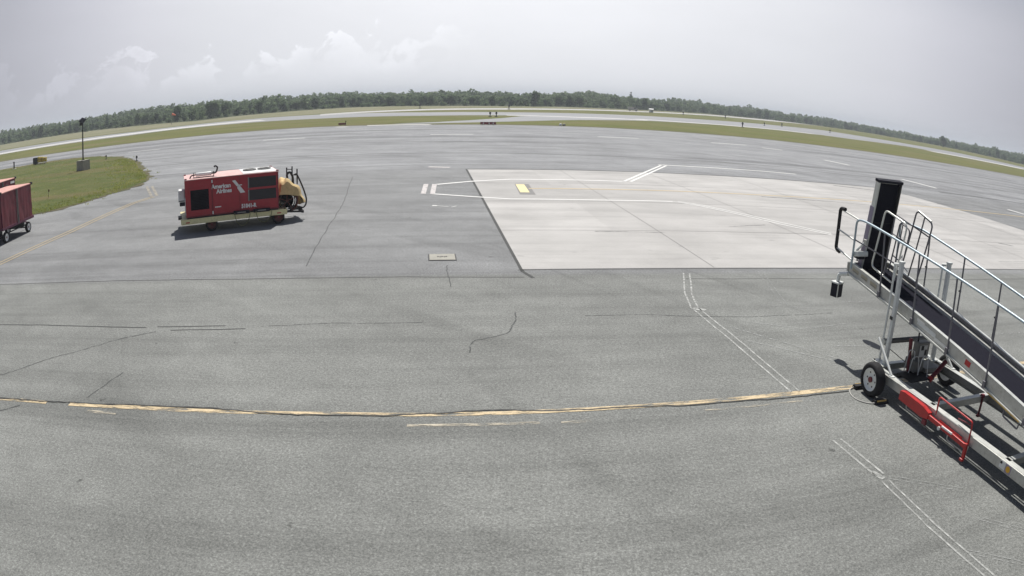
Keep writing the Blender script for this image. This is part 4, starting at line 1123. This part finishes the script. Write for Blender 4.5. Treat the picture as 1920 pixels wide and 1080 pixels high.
m.lathe([(.30, .0), (.30, 1.1), (.001, 1.1)], (CX0 + .04, .45, .86), (0, 1, 0), 20, M['hose'])
for k in range(5): m.beam((CX0 + .04, .42, .86), (CX0 + .04 + .46 * math.cos(k * 1.2566 + .3), .42, .86 + .46 * math.sin(k * 1.2566 + .3)), .03, .03, M['wheel_red'])
m.build('hose_reel', None, au)
m = MB().beam((4.30, .15, .46), (5.10, .15, .40), .08, .07, M['dark']).beam((4.30, 1.7, .46), (5.10, 1.7, .40), .08, .07, M['dark']).beam((5.08, .1, .40), (5.08, 1.8, .40), .10, .10, M['dark']).box((4.9, .9, .45), (.5, .7, .06), None, M['dark'])
m.build('reel_frame', None, au)
m = MB()
for x, zt in ((4.56, 2.19), (4.80, 2.22), (5.02, 2.10)): m.tube([(x, .95, 1.45), (x, .95, zt)], .03, 8, M['hose'])
m.beam((4.54, .95, 2.12), (4.82, .95, 2.08), .03, .03, M['hose']); m.tube(fillet([(4.60, .93, 1.50), (4.56, .93, 1.92), (4.70, .93, 2.0), (4.82, .93, 1.80), (4.84, .93, 1.46)], .12), .05, 10, M['hose'])
m.tube([(4.8, .95, 1.86), (5.02, .95, 1.84)], .025, 8, M['hose']); m.build('hose_rack', None, au)
m = MB().tube(fillet([(4.88, .9, 1.86), (4.98, .88, 1.90), (5.12, .85, 1.62), (5.28, .82, 1.22), (5.40, .8, .82), (5.36, .8, .56), (5.24, .8, .44), (5.08, .8, .50)], .14, 5), .036, 10, M['hose']); m.build('black_hose', None, au)

# ------------------------------------------------------------------ baggage carts on the left
CA = R(101.5)
def make_cart(loc, label):
    # local: x along the long side (towards the front), y away from the camera side, z up
    o = thing('baggage_cart', label, 'baggage cart', loc, CA, 'curtained baggage carts on the left')
    Lc, Dc, zf, zt = 3.3, 1.75, .70, 2.36
    m = MB().beam((-Lc, 0, zf), (0.12, 0, zf), .10, .12, M['cart_frame'], b=.008).beam((-Lc, Dc, zf), (.12, Dc, zf), .10, .12, M['cart_frame'], b=.008)
    m.box((-Lc / 2, Dc / 2, zf), (Lc, Dc, .06), None, M['cart_frame'])
    m.beam((.10, 0, zf), (.10, Dc, zf), .08, .12, M['cart_frame']); m.build('chassis', None, o)
    for x in (-Lc + .04, -1.62, -.03):
        for y in (0.0, Dc): MB().beam((x, y, zf), (x, y, zt), .045, .045, M['cart_frame'] if x != -1.62 else M['grey_metal'], up=(0, 1, 0)).build('upright', None, o)
    # wavy curtains on the near side and both ends
    def curtain(p, q, seed, name='curtain'):
        vs = []; fs = []; n = 26; P, Q = Vector(p), Vector(q); u = (Q - P); nn = Vector((-u.y, u.x, 0)).normalized()
        for i in range(n + 1):
            t = i / n
            for j in range(7):
                h = j / 6; z = zf + .04 + (zt - zf - .04) * h
                w_ = (.010 * math.sin(t * 7 + seed + h * 2.5) + .004 * math.sin(t * 31 + seed * 2)) * (1.25 - h) + .035 * noise.noise(Vector((t * 5, h * 4, seed)))
                c = P + u * t + nn * w_; vs.append((c.x, c.y, z))
        for i in range(n):
            for j in range(6): a_ = i * 7 + j; fs.append((a_, a_ + 7, a_ + 8, a_ + 1))
        return MB().add(vs, fs, M['cloth'], True).build(name, None, o)
    curtain((-1.70, -.035, 0), (-Lc + .02, -.035, 0), 1.0); curtain((-.02, -.035, 0), (-1.56, -.035, 0), 2.0)
    curtain((.0, Dc, 0), (.0, 0, 0), 3.0); curtain((-Lc, 0, 0), (-Lc, Dc, 0), 4.0); curtain((-Lc + .02, Dc + .03, 0), (-.02, Dc + .03, 0), 5.0)
    for x in (-1.68, -1.56): MB().beam((x, -.06, zf), (x, -.06, zt - .02), .035, .02, M['grey_metal'], up=(0, 1, 0)).build('curtain_track', None, o)
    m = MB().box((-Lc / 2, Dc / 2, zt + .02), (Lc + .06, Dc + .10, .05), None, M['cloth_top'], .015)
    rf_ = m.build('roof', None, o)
    for x, y in ((.02, -.04), (.02, Dc + .04), (-Lc, -.04)): MB().box((x, y, zt + .03), (.13, .13, .13), None, M['dark'], .02).build('corner_cap', None, rf_)
    for x in (-.42, -Lc + .45):
        for y, s in ((.10, -1), (Dc - .10, 1)): wheel(o, (x, y, .265), .265, .17, (0, 1, 0), M['hub'], s, 4)
        MB().tube([(x, .1, .265), (x, Dc - .1, .265)], .035, 8, M['dark']).box((x, Dc / 2, .47), (.3, .9, .34), None, M['dark'], .02).build('axle', None, o)
    MB().tube([(-.42, .3, .38), (-Lc + .45, .3, .38)], .03, 8, M['dark']).build('steering_rod', None, o)
    MB().beam((.1, Dc / 2, .5), (1.0, Dc / 2, .25), .06, .06, M['cart_frame']).build('drawbar', None, o)
    return o
make_cart((-25.1, 25.65, 0), 'red curtained baggage cart at the left edge, the nearer of two, on the pavement')
c2 = make_cart((-30.7, 29.75, 0), 'red curtained baggage cart half hidden behind the nearer cart at the left edge')
MB().box((-.45, -.10, 2.18), (.50, .006, .13), None, M['letter']).build('worn_number_plate', None, c2)

# ------------------------------------------------------------------ small airfield things
# solar light on a precast block
sp_ = thing('solar_light', 'tall dark post with tilted solar panel on a pale concrete block in the grass', 'solar light', (-45.6, 55.9, .03), R(-8))
MB().prism([(-.62, -.55, 0), (.62, -.55, 0), (.62, .55, 0), (-.62, .55, 0)], (0, 0, .3), M['block']).prism([(-.60, -.53, .3), (.60, -.53, .3), (.54, .47, 1.0), (-.54, .47, 1.0)][:0] or [(-.60, -.53, .3), (.60, -.53, .3), (.60, .53, .3), (-.60, .53, .3)], (0, 0, .72), M['block']).build('concrete_base', None, sp_)
MB().tube([(0, 0, 1.0), (0, 0, 5.05)], [.085, .06], 10, M['pole']).box((0, 0, 1.04), (.3, .3, .03), None, M['dark']).build('post', None, sp_)
m = MB().box((.02, -.05, 5.10), (.80, .62, .05), Matrix.Rotation(R(18), 3, 'Y') @ Matrix.Rotation(R(38), 3, 'X'), M['solar'], .01); m.beam((-.2, .1, 4.85), (.3, -.1, 5.15), .06, .06, M['dark']); m.build('solar_panel', None, sp_)
MB().box((-.24, -.05, 4.78), (.26, .26, .42), None, M['solar'], .03).build('lamp_box', None, sp_)

def board_sign(name, label, loc, rz, w_, h_, face, posts, back=M['dark'], text=None, tm=None, group=None, cat='sign'):
    o = thing(name, label, cat, loc, rz, group)
    m = MB().box((0, 0, .12 + h_ / 2), (w_, .12, h_), None, back, .02); b_ = m.build('box', None, o)
    MB().box((0, -.064, .12 + h_ / 2), (w_ - .08, .008, h_ - .08), None, face).build('sign_face', None, b_)
    for i in range(posts):
        x = -w_ / 2 + w_ * (i + .5) / posts
        MB().beam((x, 0, -.02), (x, 0, .16), .06, .06, M['grey_metal'], up=(0, 1, 0)).box((x, 0, .0), (.2, .2, .02), None, M['grey_metal']).build('leg', None, o)
    return o
s1 = board_sign('taxiway_sign', 'long low red taxiway sign at the far edge of the apron, middle of the picture', (-8.2, 110.9, 0), R(4), 2.5, .42, M['sign_red'], 3)
for x in (-.75, .15, .8): MB().box((x, -.073, .33), (.16, .006, .20), None, M['letter']).build('sign_mark', None, s1)
s2 = board_sign('mandatory_sign', 'small dark red sign with a raised end in the grass beyond the parked trailer', (-33.0, 113.2, 0), R(12), 1.3, .34, M['sign_red'], 2)
MB().tube([(.62, 0, .0), (.62, 0, .75)], .05, 8, M['dark']).box((.62, 0, .68), (.14, .14, .2), None, M['dark'], .02).build('end_post', None, s2)
# runway guard light unit, seen from the side: black box and yellow louvres
yb = thing('guard_sign', 'black and yellow airfield sign standing by the far rim of the grass island', 'sign', (-67.6, 71.6, .03), R(12))
MB().box((-.85, 0, .55), (.8, .5, .9), None, M['dark'], .06).build('black_box', None, yb)
for i in range(4):
    m = MB().box((-.2 + i * .42, .1 * (i % 2), .66 - .03 * i), (.34, .42, .78 - .05 * i), None, M['sign_yellow'], .08); m.box((-.2 + i * .42, -.18, .70), (.2, .06, .3), None, M['chock_y'], .02); m.build('yellow_lamp', None, yb)
MB().box((.0, 0, .10), (2.4, .3, .08), None, M['grey_metal']).beam((-.9, 0, -.02), (-.9, 0, .12), .08, .08, M['dark'], up=(0, 1, 0)).beam((.9, 0, -.02), (.9, 0, .12), .08, .08, M['dark'], up=(0, 1, 0)).build('stand', None, yb)
# marker post by the rim
mp_ = thing('marker_post', 'short black post on a pale round base at the left rim of the island', 'marker post', (-71.2, 69.0, .03))
MB().lathe([(.001, .06), (.34, .06), (.36, .0)], (0, 0, 0), (0, 0, 1), 20, M['block']).build('base', None, mp_)
MB().tube([(0, 0, .05), (0, 0, .92)], .11, 12, M['dark']).lathe([(.12, 0), (.12, .12), (.001, .14)], (0, 0, .88), (0, 0, 1), 12, M['black']).build('post', None, mp_)
# small red stake in the grass
fs_ = thing('marker_flag', 'thin wooden stake with a small dark red flag in the island grass above the carts', 'flag', (-34.0, 36.9, .03))
MB().tube([(0, 0, 0), (.02, 0, .62)], .014, 6, M['bark']).build('stake', None, fs_)
MB().prism([(.0, 0, .42), (.11, .02, .45), (.10, .03, .60), (.01, 0, .60)], (0, .006, 0), M['red_dark']).build('flag', None, fs_)
# windsock far out
ws = thing('windsock', 'small orange windsock on a thin mast in front of the wood on the left', 'windsock', (-116, 193, 0), R(20))
MB().tube([(0, 0, 0), (0, 0, 3.6)], .07, 8, M['grey_metal']).build('mast', None, ws)
MB().lathe([(.36, 0), (.32, .5), (.24, 1.0), (.16, 1.4)], (.1, 0, 3.4), (.94, 0, -.34), 16, M['orange']).build('sock', None, ws)
# little white hut out by the wood
ht = thing('equipment_hut', 'small white equipment hut at the foot of the wood right of centre', 'hut', (47.5, 300, 0), R(-8))
ht.scale = (.7, .7, .62)
MB().box((0, 0, 1.1), (2.6, 2.0, 2.2), None, M['asu_white'], .03).build('wall', None, ht)
MB().prism([(-1.5, -1.2, 2.2), (1.5, -1.2, 2.2), (1.5, 0, 2.7), (-1.5, 0, 2.7)], (0, 0, .08), M['asu_white']).prism([(-1.5, 1.2, 2.2), (1.5, 1.2, 2.2), (1.5, 0, 2.7), (-1.5, 0, 2.7)], (0, 0, .08), M['asu_white']).build('roof', None, ht)
MB().box((.5, -1.01, .95), (.8, .03, 1.7), None, M['grey_metal']).build('door', None, ht)
pv = thing('parked_van', 'pale van parked just left of the white hut at the foot of the wood', 'van', (40.2, 305, 0), R(-5))
MB().prism([(-2.2, -.9, .35), (2.2, -.9, .35), (2.2, -.9, 1.0), (1.6, -.9, 1.15), (1.0, -.9, 1.75), (-2.2, -.9, 1.8)], (0, 1.8, 0), M['block']).build('body', None, pv)
for x in (-1.4, 1.4):
    for y in (-.8, .8): wheel(pv, (x, y, .33), .33, .22, (0, 1, 0), M['grey_metal'], 1 if y > 0 else -1, 4)
MB().prism([(.3, -.93, 1.1), (1.45, -.93, 1.12), (.95, -.93, 1.6), (.3, -.93, 1.62)], (0, .02, 0), M['solar']).build('window', None, pv)
# pale lamp housing at the apron edge
pl_ = thing('edge_light_housing', 'small pale two part light housing at the apron edge right of the red sign', 'light', (3.6, 117.2, 0), R(5))
MB().lathe([(.26, 0), (.26, .12), (.2, .34), (.001, .40)], (-.22, 0, .0), (0, 0, 1), 16, M['asu_white']).build('dome', None, pl_)
MB().box((.36, 0, .17), (.5, .4, .30), None, M['grey_metal'], .05).build('case', None, pl_)
# edge lights and small markers
def edge_light(loc, label, s=1.0, group='small airfield lights beyond the apron'):
    o = thing('edge_light', label, 'light', loc, 0, group); o.scale = (s, s, s)
    MB().lathe([(.20, 0), (.20, .04), (.05, .06), (.05, .30), (.11, .32), (.11, .46), (.06, .56), (.001, .58)], (0, 0, 0), (0, 0, 1), 12, M['dark']).build('lamp', None, o)
    MB().lathe([(.112, .34), (.118, .38), (.112, .44)], (0, 0, 0), (0, 0, 1), 12, M['solar']).build('lens', None, o)
    return o
edge_light((-41.6, 61.2, .03), 'small dark light at the tip of the grass island beside the pavement', 1.0, None)
edge_light((-51.0, 67.6, .03), 'small dark light in the grass on the far side of the island tip', .9, None)
edge_light((-10.9, 152.5, 0), 'left one of two dark lights close together on the grass above the red sign', 2.0, None)
edge_light((-9.6, 153.2, 0), 'right one of two dark lights close together on the grass above the red sign', 2.0, None)
edge_light((56.2, 188.5, 0), 'dark box light in the grass strip right of centre, biggest of the far lights', 2.6, None)
edge_light((-41.1, 237, 0), 'dark marker light by the runway left of the centre', 2.8, None)
edge_light((-10.4, 231, 0), 'dark marker light by the runway straight above the red sign', 2.7, None)
edge_light((63, 306, 0), 'dark marker light on the runway edge right of the white hut', 2.7, None)
edge_light((86, 318, 0), 'dark marker light on the runway edge, second to the right of the hut', 2.9, None)
edge_light((96, 265, 0), 'dark marker light on the green strip near the far right pavement', 2.5, None)
edge_light((117, 262, 0), 'dark marker light furthest right of those near the far pavement', 2.4, None)
edge_light((80, 240, 0), 'dark marker light beside the taxiway on the right', 2.1, None)

# cast shadow painted as a dark ellipse on the asphalt behind the near mast
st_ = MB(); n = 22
A0, B0, ax_, ay_, bx_, by_ = SHADOW_ELLIPSE
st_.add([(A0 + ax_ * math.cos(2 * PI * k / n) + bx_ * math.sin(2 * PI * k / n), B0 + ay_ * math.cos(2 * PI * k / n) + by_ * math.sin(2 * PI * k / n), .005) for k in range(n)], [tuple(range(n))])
structure(flat_up(st_.build('painted_shadow', M['shadow_paint'])))

# the summer air between the camera and the wood
hm = bpy.data.materials.new('haze'); hm.use_nodes = True; hn = hm.node_tree
hn.nodes.remove(hn.nodes['Principled BSDF'])
pv_ = hn.nodes.new('ShaderNodeVolumePrincipled'); pv_.inputs['Density'].default_value = HAZE
pv_.inputs['Color'].default_value = (.86, .92, 1.0, 1); pv_.inputs['Anisotropy'].default_value = .2
hn.links.new(pv_.outputs[0], hn.nodes['Material Output'].inputs['Volume'])
hzb = MB().box((0, 300, 14), (9000, 9000, 32)).build('haze', hm)
hzb['kind'] = 'stuff'; hzb['label'] = 'thin pale summer haze over the airfield'
